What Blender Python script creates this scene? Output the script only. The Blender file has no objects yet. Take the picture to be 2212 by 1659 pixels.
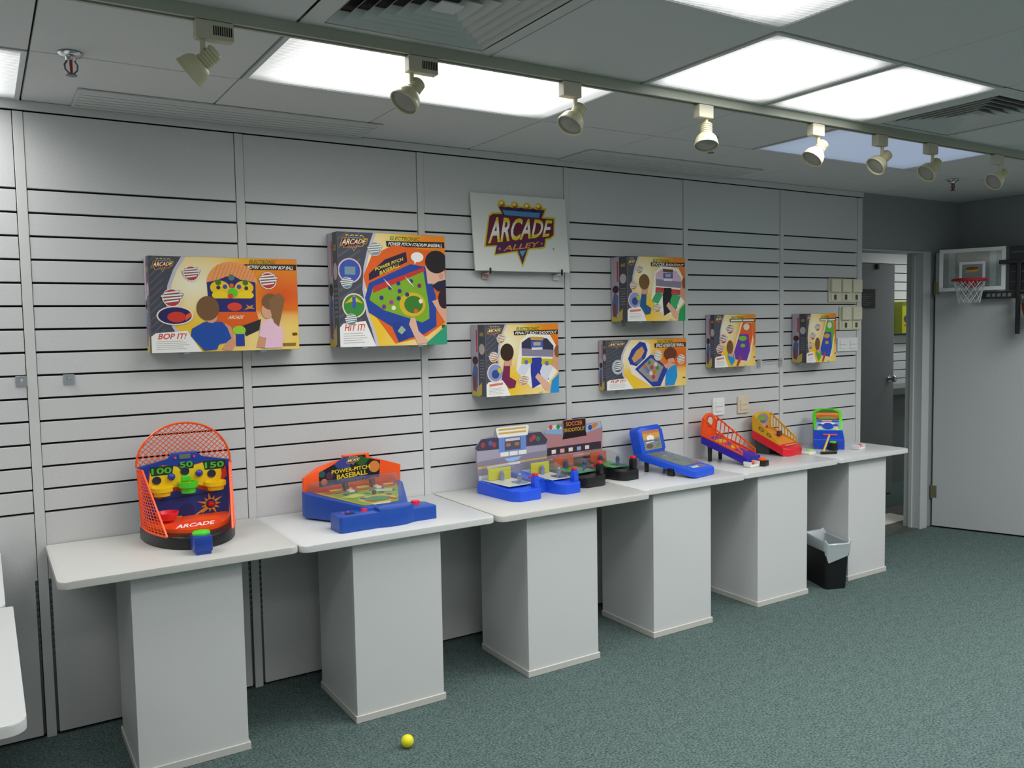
import bpy, bmesh, math, random
from mathutils import Vector, Matrix
random.seed(7)
sc = bpy.context.scene
COL = sc.collection
PI = math.pi

# ------------------------------------------------------------------ camera
CAMPOS = Vector((-0.1749, -3.6645, 1.5581))
YAW, PITCH, ROLL, FPX = 0.5591, -0.0683, -0.0178, 1828.8
_f = Vector((math.sin(YAW)*math.cos(PITCH), math.cos(YAW)*math.cos(PITCH), math.sin(PITCH)))
_r0 = Vector((math.cos(YAW), -math.sin(YAW), 0)); _u0 = _r0.cross(_f)
_r = math.cos(ROLL)*_r0 + math.sin(ROLL)*_u0; _u = -math.sin(ROLL)*_r0 + math.cos(ROLL)*_u0
cam = bpy.data.cameras.new('camera'); camo = bpy.data.objects.new('camera', cam); COL.objects.link(camo)
cam.sensor_fit = 'HORIZONTAL'; cam.sensor_width = 36.0; cam.lens = 36.0*FPX/2212.0
cam.clip_start = 0.02; cam.clip_end = 100
camo.matrix_world = Matrix(((_r.x, _u.x, -_f.x, CAMPOS.x), (_r.y, _u.y, -_f.y, CAMPOS.y), (_r.z, _u.z, -_f.z, CAMPOS.z), (0, 0, 0, 1)))
sc.camera = camo

# ------------------------------------------------------------------ world, exposure
LAMP_W = 13.2              # watts per square metre of a lit ceiling panel (its tubes shine down through the lens)
LENS_GLOW = 1.9            # what the lens itself shows
w = bpy.data.worlds.new('world'); sc.world = w; w.use_nodes = True
w.node_tree.nodes['Background'].inputs[0].default_value = (0.6, 0.7, 0.75, 1)
w.node_tree.nodes['Background'].inputs[1].default_value = 0.02
sc.view_settings.view_transform = 'Standard'; sc.view_settings.look = 'None'
sc.view_settings.exposure = 0.04; sc.view_settings.gamma = 1.0; sc.view_settings.use_curve_mapping = False

# ------------------------------------------------------------------ colours and materials
def lin(h):
    h = h.lstrip('#'); r = []
    for i in (0, 2, 4):
        c = int(h[i:i+2], 16)/255.0
        r.append(c/12.92 if c <= 0.04045 else ((c+0.055)/1.055)**2.4)
    return (r[0], r[1], r[2], 1.0)
_M = {}
def mat(name, hexc, rough=0.5, metal=0.0, noise=0.0, nscale=40.0, bump=0.0, spec=0.5, coat=0.0):
    if name in _M: return _M[name]
    m = bpy.data.materials.new(name); m.use_nodes = True; nt = m.node_tree; b = nt.nodes['Principled BSDF']
    b.inputs['Roughness'].default_value = rough; b.inputs['Metallic'].default_value = metal
    b.inputs['Specular IOR Level'].default_value = spec
    if coat: b.inputs['Coat Weight'].default_value = coat; b.inputs['Coat Roughness'].default_value = 0.1
    c = lin(hexc)
    if noise or bump:
        tc = nt.nodes.new('ShaderNodeTexCoord'); n = nt.nodes.new('ShaderNodeTexNoise')
        n.inputs['Scale'].default_value = nscale; n.inputs['Detail'].default_value = 4
        nt.links.new(tc.outputs['Object'], n.inputs['Vector'])
        r = nt.nodes.new('ShaderNodeValToRGB')
        r.color_ramp.elements[0].position = 0.3; r.color_ramp.elements[1].position = 0.7
        r.color_ramp.elements[0].color = tuple(x*(1-noise) for x in c[:3])+(1,)
        r.color_ramp.elements[1].color = tuple(min(1, x*(1+noise)) for x in c[:3])+(1,)
        nt.links.new(n.outputs['Fac'], r.inputs['Fac']); nt.links.new(r.outputs['Color'], b.inputs['Base Color'])
        if bump:
            bp = nt.nodes.new('ShaderNodeBump'); bp.inputs['Strength'].default_value = bump; bp.inputs['Distance'].default_value = 0.004
            nt.links.new(n.outputs['Fac'], bp.inputs['Height']); nt.links.new(bp.outputs['Normal'], b.inputs['Normal'])
    else:
        b.inputs['Base Color'].default_value = c
    _M[name] = m
    return m
def plastic(hexc, rough=0.32): return mat('plastic_'+hexc, '#'+hexc, rough)
def clear_mat(name, tint, fac=0.16, veil=0.12):
    if name in _M: return _M[name]
    m = bpy.data.materials.new(name); m.use_nodes = True; nt = m.node_tree
    for n in list(nt.nodes): nt.nodes.remove(n)
    o = nt.nodes.new('ShaderNodeOutputMaterial'); t = nt.nodes.new('ShaderNodeBsdfTransparent'); g = nt.nodes.new('ShaderNodeBsdfGlossy')
    d = nt.nodes.new('ShaderNodeBsdfDiffuse'); a = nt.nodes.new('ShaderNodeMixShader'); b = nt.nodes.new('ShaderNodeMixShader')
    t.inputs[0].default_value = lin(tint); g.inputs['Roughness'].default_value = 0.08; d.inputs[0].default_value = lin('dfe6e8')
    a.inputs[0].default_value = veil; b.inputs[0].default_value = fac
    nt.links.new(t.outputs[0], a.inputs[1]); nt.links.new(d.outputs[0], a.inputs[2])
    nt.links.new(a.outputs[0], b.inputs[1]); nt.links.new(g.outputs[0], b.inputs[2]); nt.links.new(b.outputs[0], o.inputs[0])
    _M[name] = m
    return m
def print_mat():
    if 'print' in _M: return _M['print']
    m = bpy.data.materials.new('printed_card'); m.use_nodes = True; nt = m.node_tree; b = nt.nodes['Principled BSDF']
    a = nt.nodes.new('ShaderNodeAttribute'); a.attribute_name = 'Col'
    nt.links.new(a.outputs['Color'], b.inputs['Base Color']); b.inputs['Roughness'].default_value = 0.4
    b.inputs['Specular IOR Level'].default_value = 0.35
    _M['print'] = m
    return m
def carpet_mat():
    m = bpy.data.materials.new('carpet'); m.use_nodes = True; nt = m.node_tree; b = nt.nodes['Principled BSDF']
    tc = nt.nodes.new('ShaderNodeTexCoord')
    n1 = nt.nodes.new('ShaderNodeTexNoise'); n1.inputs['Scale'].default_value = 120; n1.inputs['Detail'].default_value = 3
    n2 = nt.nodes.new('ShaderNodeTexNoise'); n2.inputs['Scale'].default_value = 22; n2.inputs['Detail'].default_value = 5
    for n in (n1, n2): nt.links.new(tc.outputs['Object'], n.inputs['Vector'])
    mx = nt.nodes.new('ShaderNodeMath'); mx.operation = 'ADD'; mx2 = nt.nodes.new('ShaderNodeMath'); mx2.operation = 'MULTIPLY'; mx2.inputs[1].default_value = 0.2
    nt.links.new(n2.outputs['Fac'], mx2.inputs[0]); nt.links.new(n1.outputs['Fac'], mx.inputs[0]); nt.links.new(mx2.outputs[0], mx.inputs[1])
    r = nt.nodes.new('ShaderNodeValToRGB'); r.color_ramp.elements[0].position = 0.4; r.color_ramp.elements[1].position = 0.8
    r.color_ramp.elements[0].color = lin('2f413f'); r.color_ramp.elements[1].color = lin('697a77')
    nt.links.new(mx.outputs[0], r.inputs['Fac']); nt.links.new(r.outputs['Color'], b.inputs['Base Color'])
    b.inputs['Roughness'].default_value = 0.95; b.inputs['Specular IOR Level'].default_value = 0.1
    bp = nt.nodes.new('ShaderNodeBump'); bp.inputs['Strength'].default_value = 0.5; bp.inputs['Distance'].default_value = 0.006
    nt.links.new(n1.outputs['Fac'], bp.inputs['Height']); nt.links.new(bp.outputs['Normal'], b.inputs['Normal'])
    return m
def lens_mat(name, hexc, power, dim=0.5, rib=220.0):
    """prismatic lens of a fluorescent fitting: two lamps behind fine ribs, so it gives less light at its rim"""
    m = bpy.data.materials.new(name); m.use_nodes = True; nt = m.node_tree; b = nt.nodes['Principled BSDF']
    b.inputs['Base Color'].default_value = lin('cfd6d8'); b.inputs['Roughness'].default_value = 0.35
    tc = nt.nodes.new('ShaderNodeTexCoord')
    sep = nt.nodes.new('ShaderNodeSeparateXYZ'); nt.links.new(tc.outputs['Generated'], sep.inputs[0])
    def edge(out):
        a = nt.nodes.new('ShaderNodeMath'); a.operation = 'SUBTRACT'; a.inputs[1].default_value = 0.5; nt.links.new(out, a.inputs[0])
        c = nt.nodes.new('ShaderNodeMath'); c.operation = 'ABSOLUTE'; nt.links.new(a.outputs[0], c.inputs[0])
        r = nt.nodes.new('ShaderNodeMapRange'); r.inputs[1].default_value = 0.5; r.inputs[2].default_value = 0.36; r.inputs[3].default_value = dim; r.inputs[4].default_value = 1.0
        r.interpolation_type = 'SMOOTHSTEP'
        nt.links.new(c.outputs[0], r.inputs[0]); return r.outputs[0]
    mu = nt.nodes.new('ShaderNodeMath'); mu.operation = 'MULTIPLY'
    nt.links.new(edge(sep.outputs[0]), mu.inputs[0]); nt.links.new(edge(sep.outputs[1]), mu.inputs[1])
    wv = nt.nodes.new('ShaderNodeTexWave'); wv.inputs['Scale'].default_value = rib/6.28; wv.bands_direction = 'DIAGONAL'
    nt.links.new(tc.outputs['Object'], wv.inputs['Vector'])
    mr = nt.nodes.new('ShaderNodeMapRange'); mr.inputs[3].default_value = 0.6; mr.inputs[4].default_value = 1.3
    nt.links.new(wv.outputs['Fac'], mr.inputs[0])
    m2 = nt.nodes.new('ShaderNodeMath'); m2.operation = 'MULTIPLY'; nt.links.new(mu.outputs[0], m2.inputs[0]); nt.links.new(mr.outputs[0], m2.inputs[1])
    m3 = nt.nodes.new('ShaderNodeMath'); m3.operation = 'MULTIPLY'; m3.inputs[1].default_value = power; nt.links.new(m2.outputs[0], m3.inputs[0])
    b.inputs['Emission Color'].default_value = lin(hexc); nt.links.new(m3.outputs[0], b.inputs['Emission Strength'])
    return m

# ------------------------------------------------------------------ object helpers
def link(name, data, parent=None):
    o = bpy.data.objects.new(name, data); COL.objects.link(o)
    if parent is not None: o.parent = parent
    return o
def tag(o, label=None, cat=None, group=None, kind=None):
    if label: o['label'] = label
    if cat: o['category'] = cat
    if group: o['group'] = group
    if kind: o['kind'] = kind
    return o
def thing(name, label, cat, loc=(0, 0, 0), rz=0.0, group=None, rx=0.0):
    o = link(name, None); o.location = loc; o.rotation_euler = (rx, 0, rz)
    o.empty_display_size = 0.05
    return tag(o, label, cat, group)

class MB:
    """collects shapes, builds ONE mesh object"""
    def __init__(s): s.bm = bmesh.new()
    def add(s, verts, faces):
        vs = [s.bm.verts.new(v) for v in verts]
        for f in faces:
            try: s.bm.faces.new([vs[i] for i in f])
            except ValueError: pass
        return s
    def box(s, x0, x1, y0, y1, z0, z1, bev=0.0, seg=2):
        b = bmesh.new() if bev else s.bm
        v = [b.verts.new(p) for p in ((x0,y0,z0),(x1,y0,z0),(x1,y1,z0),(x0,y1,z0),(x0,y0,z1),(x1,y0,z1),(x1,y1,z1),(x0,y1,z1))]
        for f in ((3,2,1,0),(4,5,6,7),(0,1,5,4),(1,2,6,5),(2,3,7,6),(3,0,4,7)): b.faces.new([v[i] for i in f])
        if bev:
            bmesh.ops.bevel(b, geom=b.edges[:], offset=bev, segments=seg, affect='EDGES', profile=0.5)
            s.merge(b)
        return s
    def merge(s, b):
        me = bpy.data.meshes.new('tmp'); b.to_mesh(me); b.free(); s.bm.from_mesh(me); bpy.data.meshes.remove(me)
    def obox(s, c, ax, ay, az, bev=0.0):
        """box with centre c and half-axis vectors"""
        c, ax, ay, az = Vector(c), Vector(ax), Vector(ay), Vector(az)
        b = bmesh.new(); v = []
        for k in (-1, 1):
            for (i, j) in ((-1,-1),(1,-1),(1,1),(-1,1)): v.append(b.verts.new(c+i*ax+j*ay+k*az))
        for f in ((3,2,1,0),(4,5,6,7),(0,1,5,4),(1,2,6,5),(2,3,7,6),(3,0,4,7)): b.faces.new([v[i] for i in f])
        if bev: bmesh.ops.bevel(b, geom=b.edges[:], offset=bev, segments=2, affect='EDGES', profile=0.5)
        s.merge(b); return s
    def bar(s, p0, p1, wd, ht):
        """flat bar from p0 to p1"""
        p0, p1 = Vector(p0), Vector(p1); d = (p1-p0)
        if d.length < 1e-6: return s
        z = Vector((0, 0, 1)) if abs(d.normalized().z) < 0.95 else Vector((1, 0, 0))
        a = d.cross(z).normalized(); b = a.cross(d).normalized()
        return s.obox((p0+p1)/2, d/2, a*wd/2, b*ht/2)
    def prism(s, pts, z0, z1, bev=0.0, seg=2, xf=None):
        """extrude a 2D outline (ccw) from z0 to z1; z1 may be a function of (x, y)"""
        b = bmesh.new(); f0 = z0 if callable(z0) else (lambda x, y: z0); f1 = z1 if callable(z1) else (lambda x, y: z1)
        lo = [b.verts.new((x, y, f0(x, y))) for x, y in pts]; hi = [b.verts.new((x, y, f1(x, y))) for x, y in pts]
        n = len(pts); b.faces.new(lo[::-1]); b.faces.new(hi)
        for i in range(n): b.faces.new((lo[i], lo[(i+1) % n], hi[(i+1) % n], hi[i]))
        if bev:
            ed = [e for e in b.edges if abs(sum((1 if v in hi else 0) for v in e.verts)-2) < 0.1]
            bmesh.ops.bevel(b, geom=ed, offset=bev, segments=seg, affect='EDGES', profile=0.5)
        if xf is not None: bmesh.ops.transform(b, matrix=xf, verts=b.verts[:])
        bmesh.ops.recalc_face_normals(b, faces=b.faces[:])
        s.merge(b); return s
    def cyl(s, p0, p1, r0, r1=None, n=16, cap=True):
        r1 = r0 if r1 is None else r1
        p0, p1 = Vector(p0), Vector(p1); d = (p1-p0).normalized()
        a = d.orthogonal().normalized(); b = d.cross(a)
        A = [s.bm.verts.new(p0+(a*math.cos(2*PI*i/n)+b*math.sin(2*PI*i/n))*r0) for i in range(n)]
        B = [s.bm.verts.new(p1+(a*math.cos(2*PI*i/n)+b*math.sin(2*PI*i/n))*r1) for i in range(n)]
        for i in range(n): s.bm.faces.new((A[i], A[(i+1) % n], B[(i+1) % n], B[i]))
        if cap: s.bm.faces.new(A[::-1]); s.bm.faces.new(B)
        return s
    def lathe(s, prof, n=20, xf=None, cap0=True, cap1=True):
        """profile [(r, z)] turned about z, then moved by xf"""
        xf = xf or Matrix.Identity(4); rings = []
        for r, z in prof: rings.append([s.bm.verts.new(xf @ Vector((r*math.cos(2*PI*i/n), r*math.sin(2*PI*i/n), z))) for i in range(n)])
        for A, B in zip(rings, rings[1:]):
            for i in range(n): s.bm.faces.new((A[i], A[(i+1) % n], B[(i+1) % n], B[i]))
        if cap0: s.bm.faces.new(rings[0][::-1])
        if cap1: s.bm.faces.new(rings[-1])
        return s
    def tube(s, path, r, n=8, closed=False):
        P = [Vector(p) for p in path]; m = len(P); rings = []
        up = None
        for i in range(m):
            a = P[(i-1) % m] if (closed or i > 0) else P[i]; b = P[(i+1) % m] if (closed or i < m-1) else P[i]
            d = (b-a).normalized()
            if up is None: up = d.orthogonal().normalized()
            up = (up-d*up.dot(d)).normalized(); sd = d.cross(up)
            rings.append([s.bm.verts.new(P[i]+(up*math.cos(2*PI*k/n)+sd*math.sin(2*PI*k/n))*r) for k in range(n)])
        for i in range(m if closed else m-1):
            A, B = rings[i], rings[(i+1) % m]
            for k in range(n): s.bm.faces.new((A[k], A[(k+1) % n], B[(k+1) % n], B[k]))
        if not closed: s.bm.faces.new(rings[0][::-1]); s.bm.faces.new(rings[-1])
        return s
    def ball(s, c, r, sz=1.0, n=16):
        prof = [(max(1e-4, r*math.sin(PI*i/10)), -r*sz*math.cos(PI*i/10)) for i in range(11)]
        return s.lathe(prof, n, Matrix.Translation(c))
    def mesh(s, name):
        bmesh.ops.recalc_face_normals(s.bm, faces=s.bm.faces[:])
        me = bpy.data.meshes.new(name); s.bm.to_mesh(me); s.bm.free(); return me
    def build(s, name, m, parent=None, smooth=False, label=None):
        me = s.mesh(name)
        if m is not None: me.materials.append(m)
        if smooth:
            for p in me.polygons: p.use_smooth = True
            try: me.set_sharp_from_angle(angle=math.radians(40))
            except Exception: pass
        o = link(name, me, parent)
        if label: o['label'] = label
        return o

# ------------------------------------------------------------------ flat print (card faces, posters, stickers)
_TX = {}
def text_tris(s, cuts=()):
    key = (s, tuple(cuts))
    if key in _TX: return _TX[key]
    cu = bpy.data.curves.new('lettering', 'FONT'); cu.body = s; cu.resolution_u = 3; cu.offset = 0.022
    ob = bpy.data.objects.new('lettering', cu); me = bpy.data.meshes.new_from_object(ob)
    bm = bmesh.new(); bm.from_mesh(me)
    xs = [v.co.x for v in bm.verts]; ys = [v.co.y for v in bm.verts]
    x0, x1, y0, y1 = min(xs), max(xs), min(ys), max(ys)
    for v in bm.verts: v.co = Vector(((v.co.x-x0)/(x1-x0), (v.co.y-y0)/(y1-y0), 0))
    for c in cuts:
        bmesh.ops.bisect_plane(bm, geom=bm.verts[:]+bm.edges[:]+bm.faces[:], plane_co=(0, c, 0), plane_no=(0, 1, 0))
    bm.verts.index_update()
    V = [(v.co.x, v.co.y) for v in bm.verts]; F = [[v.index for v in f.verts] for f in bm.faces]
    bm.free(); bpy.data.objects.remove(ob); bpy.data.curves.remove(cu); bpy.data.meshes.remove(me)
    _TX[key] = (V, F)
    return V, F
class Print:
    """layers of flat ink on a rectangle: o = lower left corner, u and v = its edges, ink lifted by hair-thin steps"""
    def __init__(s, o, u, v, step=0.00035, clip=True):
        s.o, s.u, s.v = Vector(o), Vector(u), Vector(v); s.n = s.u.cross(s.v).normalized()
        s.V, s.F, s.C = [], [], []; s.lay = 0; s.step = step*0.15; s.clip = clip
    def P(s, a, b): return s.o+s.u*a+s.v*b+s.n*(s.step*s.lay)
    def poly(s, pts, col, keep=False):
        if not keep: s.lay += 1
        if s.clip: pts = s._clip(pts)
        if len(pts) < 3: return s
        i = len(s.V); s.V += [s.P(a, b) for a, b in pts]; s.F.append(list(range(i, i+len(pts)))); s.C += [lin(col)]*len(pts)
        return s
    def _clip(s, pts):
        for ax, lim, sg in ((0, 0, 1), (0, 1, -1), (1, 0, 1), (1, 1, -1)):
            out = []
            for i in range(len(pts)):
                p, q = pts[i-1], pts[i]; dp, dq = sg*(p[ax]-lim), sg*(q[ax]-lim)
                if dp*dq < 0:
                    t = dp/(dp-dq); out.append((p[0]+(q[0]-p[0])*t, p[1]+(q[1]-p[1])*t))
                if dq >= 0: out.append(q)
            pts = out
            if not pts: return []
        return pts
    def rect(s, x0, y0, x1, y1, col): return s.poly([(x0, y0), (x1, y0), (x1, y1), (x0, y1)], col)
    def asp(s): return s.u.length/s.v.length
    def ell(s, x, y, rx, ry=None, col='ffffff', n=22, rot=0.0, keep=False):
        ry = rx*s.asp() if ry is None else ry
        k = s.asp(); pts = []
        for i in range(n):
            a, b = rx*k*math.cos(2*PI*i/n), ry*math.sin(2*PI*i/n)
            pts.append((x+(a*math.cos(rot)-b*math.sin(rot))/k, y+a*math.sin(rot)+b*math.cos(rot)))
        return s.poly(pts, col, keep)
    def grid(s, fn, nx=14, ny=12):
        s.lay += 1; i = len(s.V)
        for b in range(ny+1):
            for a in range(nx+1):
                x, y = a/nx, b/ny; s.V.append(s.P(x, y)); s.C.append(fn(x, y))
        for b in range(ny):
            for a in range(nx):
                q = i+b*(nx+1)+a; s.F.append([q, q+1, q+nx+2, q+nx+1])
        return s
    def stroke(s, pts, wd, col):
        s.lay += 1; k = s.asp()
        for (x0, y0), (x1, y1) in zip(pts, pts[1:]):
            dx, dy = (x1-x0)*k, y1-y0; L = math.hypot(dx, dy)
            if L < 1e-6: continue
            ox, oy = -dy/L*wd/2/k, dx/L*wd/2
            s.poly([(x0-ox, y0-oy), (x1-ox, y1-oy), (x1+ox, y1+oy), (x0+ox, y0+oy)], col, True)
        return s
    def text(s, t, x, y, wd, ht, col, shear=0.0, rise=0.0, warp=None, fn=None, cuts=()):
        """text stretched into the box; shear leans it, rise tilts the base line; warp(s,t)->(x,y); fn(t)->colour"""
        s.lay += 1; V, F = text_tris(t, cuts); i = len(s.V)
        for a, b in V:
            if warp: p = warp(a, b)
            else: p = (x+a*wd+b*shear, y+b*ht+a*rise)
            s.V.append(s.P(*p)); s.C.append(fn(b) if fn else lin(col))
        s.F += [[i+q for q in f] for f in F]
        return s
    def build(s, name, parent=None):
        me = bpy.data.meshes.new(name); me.from_pydata([tuple(v) for v in s.V], [], s.F)
        at = me.color_attributes.new('Col', 'FLOAT_COLOR', 'POINT')
        for i, c in enumerate(s.C): at.data[i].color = c
        me.materials.append(print_mat())
        return link(name, me, parent)
def mix(a, b, t):
    t = max(0.0, min(1.0, t)); return tuple(p+(q-p)*t for p, q in zip(a, b))

def emblem(P, x, y, wd, ht):
    """the crown-topped ARCADE ALLEY emblem inside the box x, y, wd, ht (0..1 of the print)"""
    def q(px, py): return (x+(px-275)/1265*wd, y+(1330-py)/1110*ht)
    def po(pts, c): P.poly([q(*p) for p in pts], c)
    po([(275,1015),(330,740),(385,480),(450,435),(590,430),(535,300),(1395,310),(1330,455),(1540,455),(1500,770),(1430,835),(1355,850),(1320,985),(1260,1005),(1035,1030),(900,1330),(810,1080),(425,1150),(470,1000)], 'd8c020')
    for bx, by in ((620,290),(840,300),(1050,308),(1255,300)):
        P.ell(*q(bx, by), 68/1265*wd, 70/1110*ht, 'e8c42c', 14); P.ell(*q(bx+4, by+18), 44/1265*wd, 44/1110*ht, 'e58a2a', 12, keep=True)
        P.ell(*q(bx-10, by-14), 26/1265*wd, 26/1110*ht, 'f7e9a0', 10)
    po([(305,990),(400,505),(455,465),(620,455),(560,335),(1355,345),(1290,485),(1505,490),(1480,760),(1420,805),(1330,830),(1300,962),(1240,975),(1010,1010),(900,1282),(830,1050),(450,1123),(490,972)], '452455')
    po([(320,980),(410,505),(465,478),(1495,500),(1472,765),(1420,800)], '6b1a3a')
    for bx in (730, 945, 1150): P.ell(*q(bx, 372), 62/1265*wd, 42/1110*ht, '2c1a4a', 12, keep=(bx != 730))
    po([(620,388),(1272,398),(1240,482),(655,468)], '4f8fc4')
    def wp(a, b):
        top = 508; bot = 955-165*a
        return q(345+a*1050+b*90, bot+(top-bot)*b)
    Y, W = lin('e3cf1e'), lin('fbf8ee')
    def gr(b): return mix(Y, W, (b-0.12)/0.3) if b < 0.5 else mix(W, Y, (b-0.62)/0.25)
    P.text('ARCADE', 0, 0, 0, 0, 'ffffff', warp=wp, fn=gr, cuts=(0.12, 0.3, 0.42, 0.62, 0.75, 0.87))
    def wa(a, b): return q(585+a*600+b*45, 1068-95*a-95*b)
    P.text('ALLEY', 0, 0, 0, 0, 'e88a2e', warp=wa)
    P.ell(*q(530, 1030), 24/1265*wd, 26/1110*ht, 'd8505a', 10); P.ell(*q(1258, 915), 22/1265*wd, 24/1110*ht, 'd8505a', 10, keep=True)
    po([(862,1055),(975,1040),(905,1150)], '5b9fd0')

# ================================================================== THE ROOM
ZC = 2.422
XL, XR, YF = -2.529, 6.13, -6.275
M_WALL = mat('painted_panel', '#cbcccc', 0.42, noise=0.03, nscale=120)
M_POST = mat('post_laminate', '#cccdcb', 0.4)
M_DARK = mat('slot_black', '#0b0d0f', 0.8)
M_CEIL = mat('ceiling_tile', '#d0d1d0', 0.9, noise=0.06, nscale=300, bump=0.15, spec=0.2)
M_CEILW = mat('ceiling_metal', '#c6c9c7', 0.45)
M_TRIM = mat('frame_paint', '#b4b9ba', 0.35)
M_DRY_SHADE = mat('drywall_shaded', '#8c9192', 0.6, noise=0.02, nscale=90)  # shade over the doorway and right corner put into a darker grey
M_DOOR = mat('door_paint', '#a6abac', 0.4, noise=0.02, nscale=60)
M_FARWALL = mat('far_panel', '#c6cbcb', 0.45)
M_WHITE = mat('white_laminate', '#cbcdcc', 0.3, noise=0.015, nscale=200)
M_GREY = mat('pedestal_laminate', '#cdcfce', 0.38, noise=0.02, nscale=250)
M_EDGE = mat('edge_band', '#c3c2bc', 0.4)
M_CHROME = mat('chrome', '#c8ccd0', 0.18, 1.0)
M_BRASS = mat('brass', '#7d775f', 0.4, 0.6)
M_CREAM = mat('cream_plastic', '#d9d6bd', 0.4)
M_BLACK = mat('black_plastic', '#141416', 0.35)
M_CLEAR = clear_mat('clear_plastic', 'f2f6f6', 0.12, 0.10)

floor = MB().box(XL-0.1, 9.2, YF-0.1, 1.6, -0.1, 0.0).build('floor', carpet_mat()); tag(floor, 'teal green carpet covering the whole showroom floor', 'floor', kind='structure')

# slatwall: one object per slat, panel, post
ROW0, ROWS, NROW = 2.10, 0.0871, 15
GAP = 0.0082
PR = [-2.484, -1.656, -0.828, 0.0, 0.8013, 1.643, 2.4925, 3.3408, 4.1652, 4.955]     # right edges of the posts
PW = [0.034]*9+[0.05]
wb = MB().box(XL-0.1, 4.955, 0.019, 0.12, 0, ZC+0.02)
wall_back = wb.build('wall_back', M_DARK); tag(wall_back, 'long grey slatwall with black horizontal grooves behind the desks', 'wall', kind='structure')
def slat_bay(x0, x1, yf, row0, rows, nrow, zt, zb, root, m, slots=True):
    d = 0.018
    me_s = MB().box(0, x1-x0, 0, d, 0, rows-GAP, 0.0012, 1).mesh('slat'); me_s.materials.append(m)
    for i in range(nrow-1):
        o = link('slat', me_s, root); o.location = (x0, yf, row0-rows*(i+1)+GAP/2)
    MB().box(x0, x1, yf, yf+d, row0+GAP/2, zt, 0.0012, 1).build('upper_panel', m, root)
    zl = row0-rows*(nrow-1)-GAP/2
    if slots:
        b = MB().box(x0, x1, yf, yf+d, 0.62, zl); b.box(x0+0.009, x1-0.009, yf, yf+d, zb, 0.62); b.build('lower_panel', m, root)
        for a in (x0, x1-0.009):
            s = MB(); z = 0.31
            while z < 0.615: s.box(a, a+0.009, yf+0.0015, yf+0.012, z, z+0.011); z += 0.0255
            s.box(a, a+0.009, yf+0.012, yf+0.0185, zb, 0.62)
            s.build('slotted_standard', mat('slotted_metal', '#70767a', 0.4, 0.6), root)
    else:
        MB().box(x0, x1, yf, yf+d, zb, zl).build('lower_panel', m, root)
for i in range(len(PR)):
    p = MB().box(PR[i]-PW[i], PR[i], -0.003, 0.019, 0.0, 2.383, 0.001, 1); p.build('post', M_POST, wall_back)
    if i: slat_bay(PR[i-1]+0.0012, PR[i]-PW[i]-0.0025, 0.0, ROW0, ROWS, NROW, 2.383, 0.012, wall_back, M_WALL)
slatx = XL
MB().box(XL, PR[0]-PW[0]-0.002, 0.0, 0.018, 0, 2.383).build('upper_panel', M_WALL, wall_back)
MB().box(4.955, 5.74, 0.0, 0.12, 2.045, ZC).build('transom_panel', M_DRY_SHADE, wall_back)
MB().box(5.74, XR+0.1, 0.0, 0.12, 0.0, ZC).build('corner_panel', M_DRY_SHADE, wall_back)
t = MB().box(XL, 4.955, -0.012, 0.0, 2.388, ZC-0.001, 0.001, 1).build('trim_1', M_WALL); tag(t, 'grey rail running along the top of the slatwall under the ceiling', 'trim', kind='structure')
# the opening: jamb, head, threshold
t = MB().box(5.655, 5.74, -0.014, 0.0, 0.0, 2.045, 0.002, 1).box(5.655, 5.74, 0.0, 0.12, 0.0, 2.045).box(5.64, 5.655, 0.05, 0.075, 0.0, 2.04).build('trim_2', M_TRIM)
tag(t, 'pale grey right jamb of the open doorway', 'door frame', kind='structure')
t = MB().box(4.956, 5.654, -0.006, 0.12, 2.032, 2.044).build('trim_3', M_TRIM); tag(t, 'pale grey head of the open doorway', 'door frame', kind='structure')

# other walls
t = MB().box(XR, XR+0.1, YF-0.1, 0.0, 0, ZC).build('wall_right', M_DRY_SHADE); tag(t, 'plain grey wall to the right behind the opened door', 'wall', kind='structure')
t = MB().box(XL-0.1, XL, YF-0.1, 0.0, 0, ZC).build('wall_left', M_WALL); tag(t, 'plain grey wall left of the frame', 'wall', kind='structure')
t = MB().box(XL, XR, YF-0.1, YF, 0, ZC).build('wall_front', M_WALL); tag(t, 'plain grey wall behind the camera', 'wall', kind='structure')

# the room beyond the doorway
wf = MB().box(4.8, 9.2, 1.469, 1.55, 0, ZC).build('wall_far', M_DARK); tag(wf, 'bright slatwall of the room beyond the doorway', 'wall', kind='structure')
slat_bay(6.2, 8.4, 1.45, 2.10, 0.0871, 15, 2.42, 0.0, wf, M_FARWALL, False)
MB().box(4.8, 6.198, 1.45, 1.468, 0, 2.42).build('upper_panel', M_FARWALL, wf); MB().box(8.402, 9.1, 1.45, 1.468, 0, 2.42).build('upper_panel', M_FARWALL, wf)
t = MB().box(9.1, 9.2, 0.12, 1.45, 0, ZC).build('wall_far_right', M_FARWALL); tag(t, 'end wall of the room beyond the doorway', 'wall', kind='structure')
t = MB().box(4.7, 4.8, 0.12, 1.45, 0, ZC).build('wall_far_left', M_FARWALL); tag(t, 'side wall of the room beyond the doorway', 'wall', kind='structure')
t = MB().box(XR+0.1, 9.2, 0.02, 0.12, 0, ZC).build('wall_far_front', M_FARWALL); tag(t, 'near wall of the room beyond the doorway', 'wall', kind='structure')
t = MB().box(4.7, 9.2, 0.0, 1.55, ZC, ZC+0.1).build('ceiling_far', M_CEIL); tag(t, 'ceiling of the room beyond the doorway', 'ceiling', kind='structure')

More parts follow.
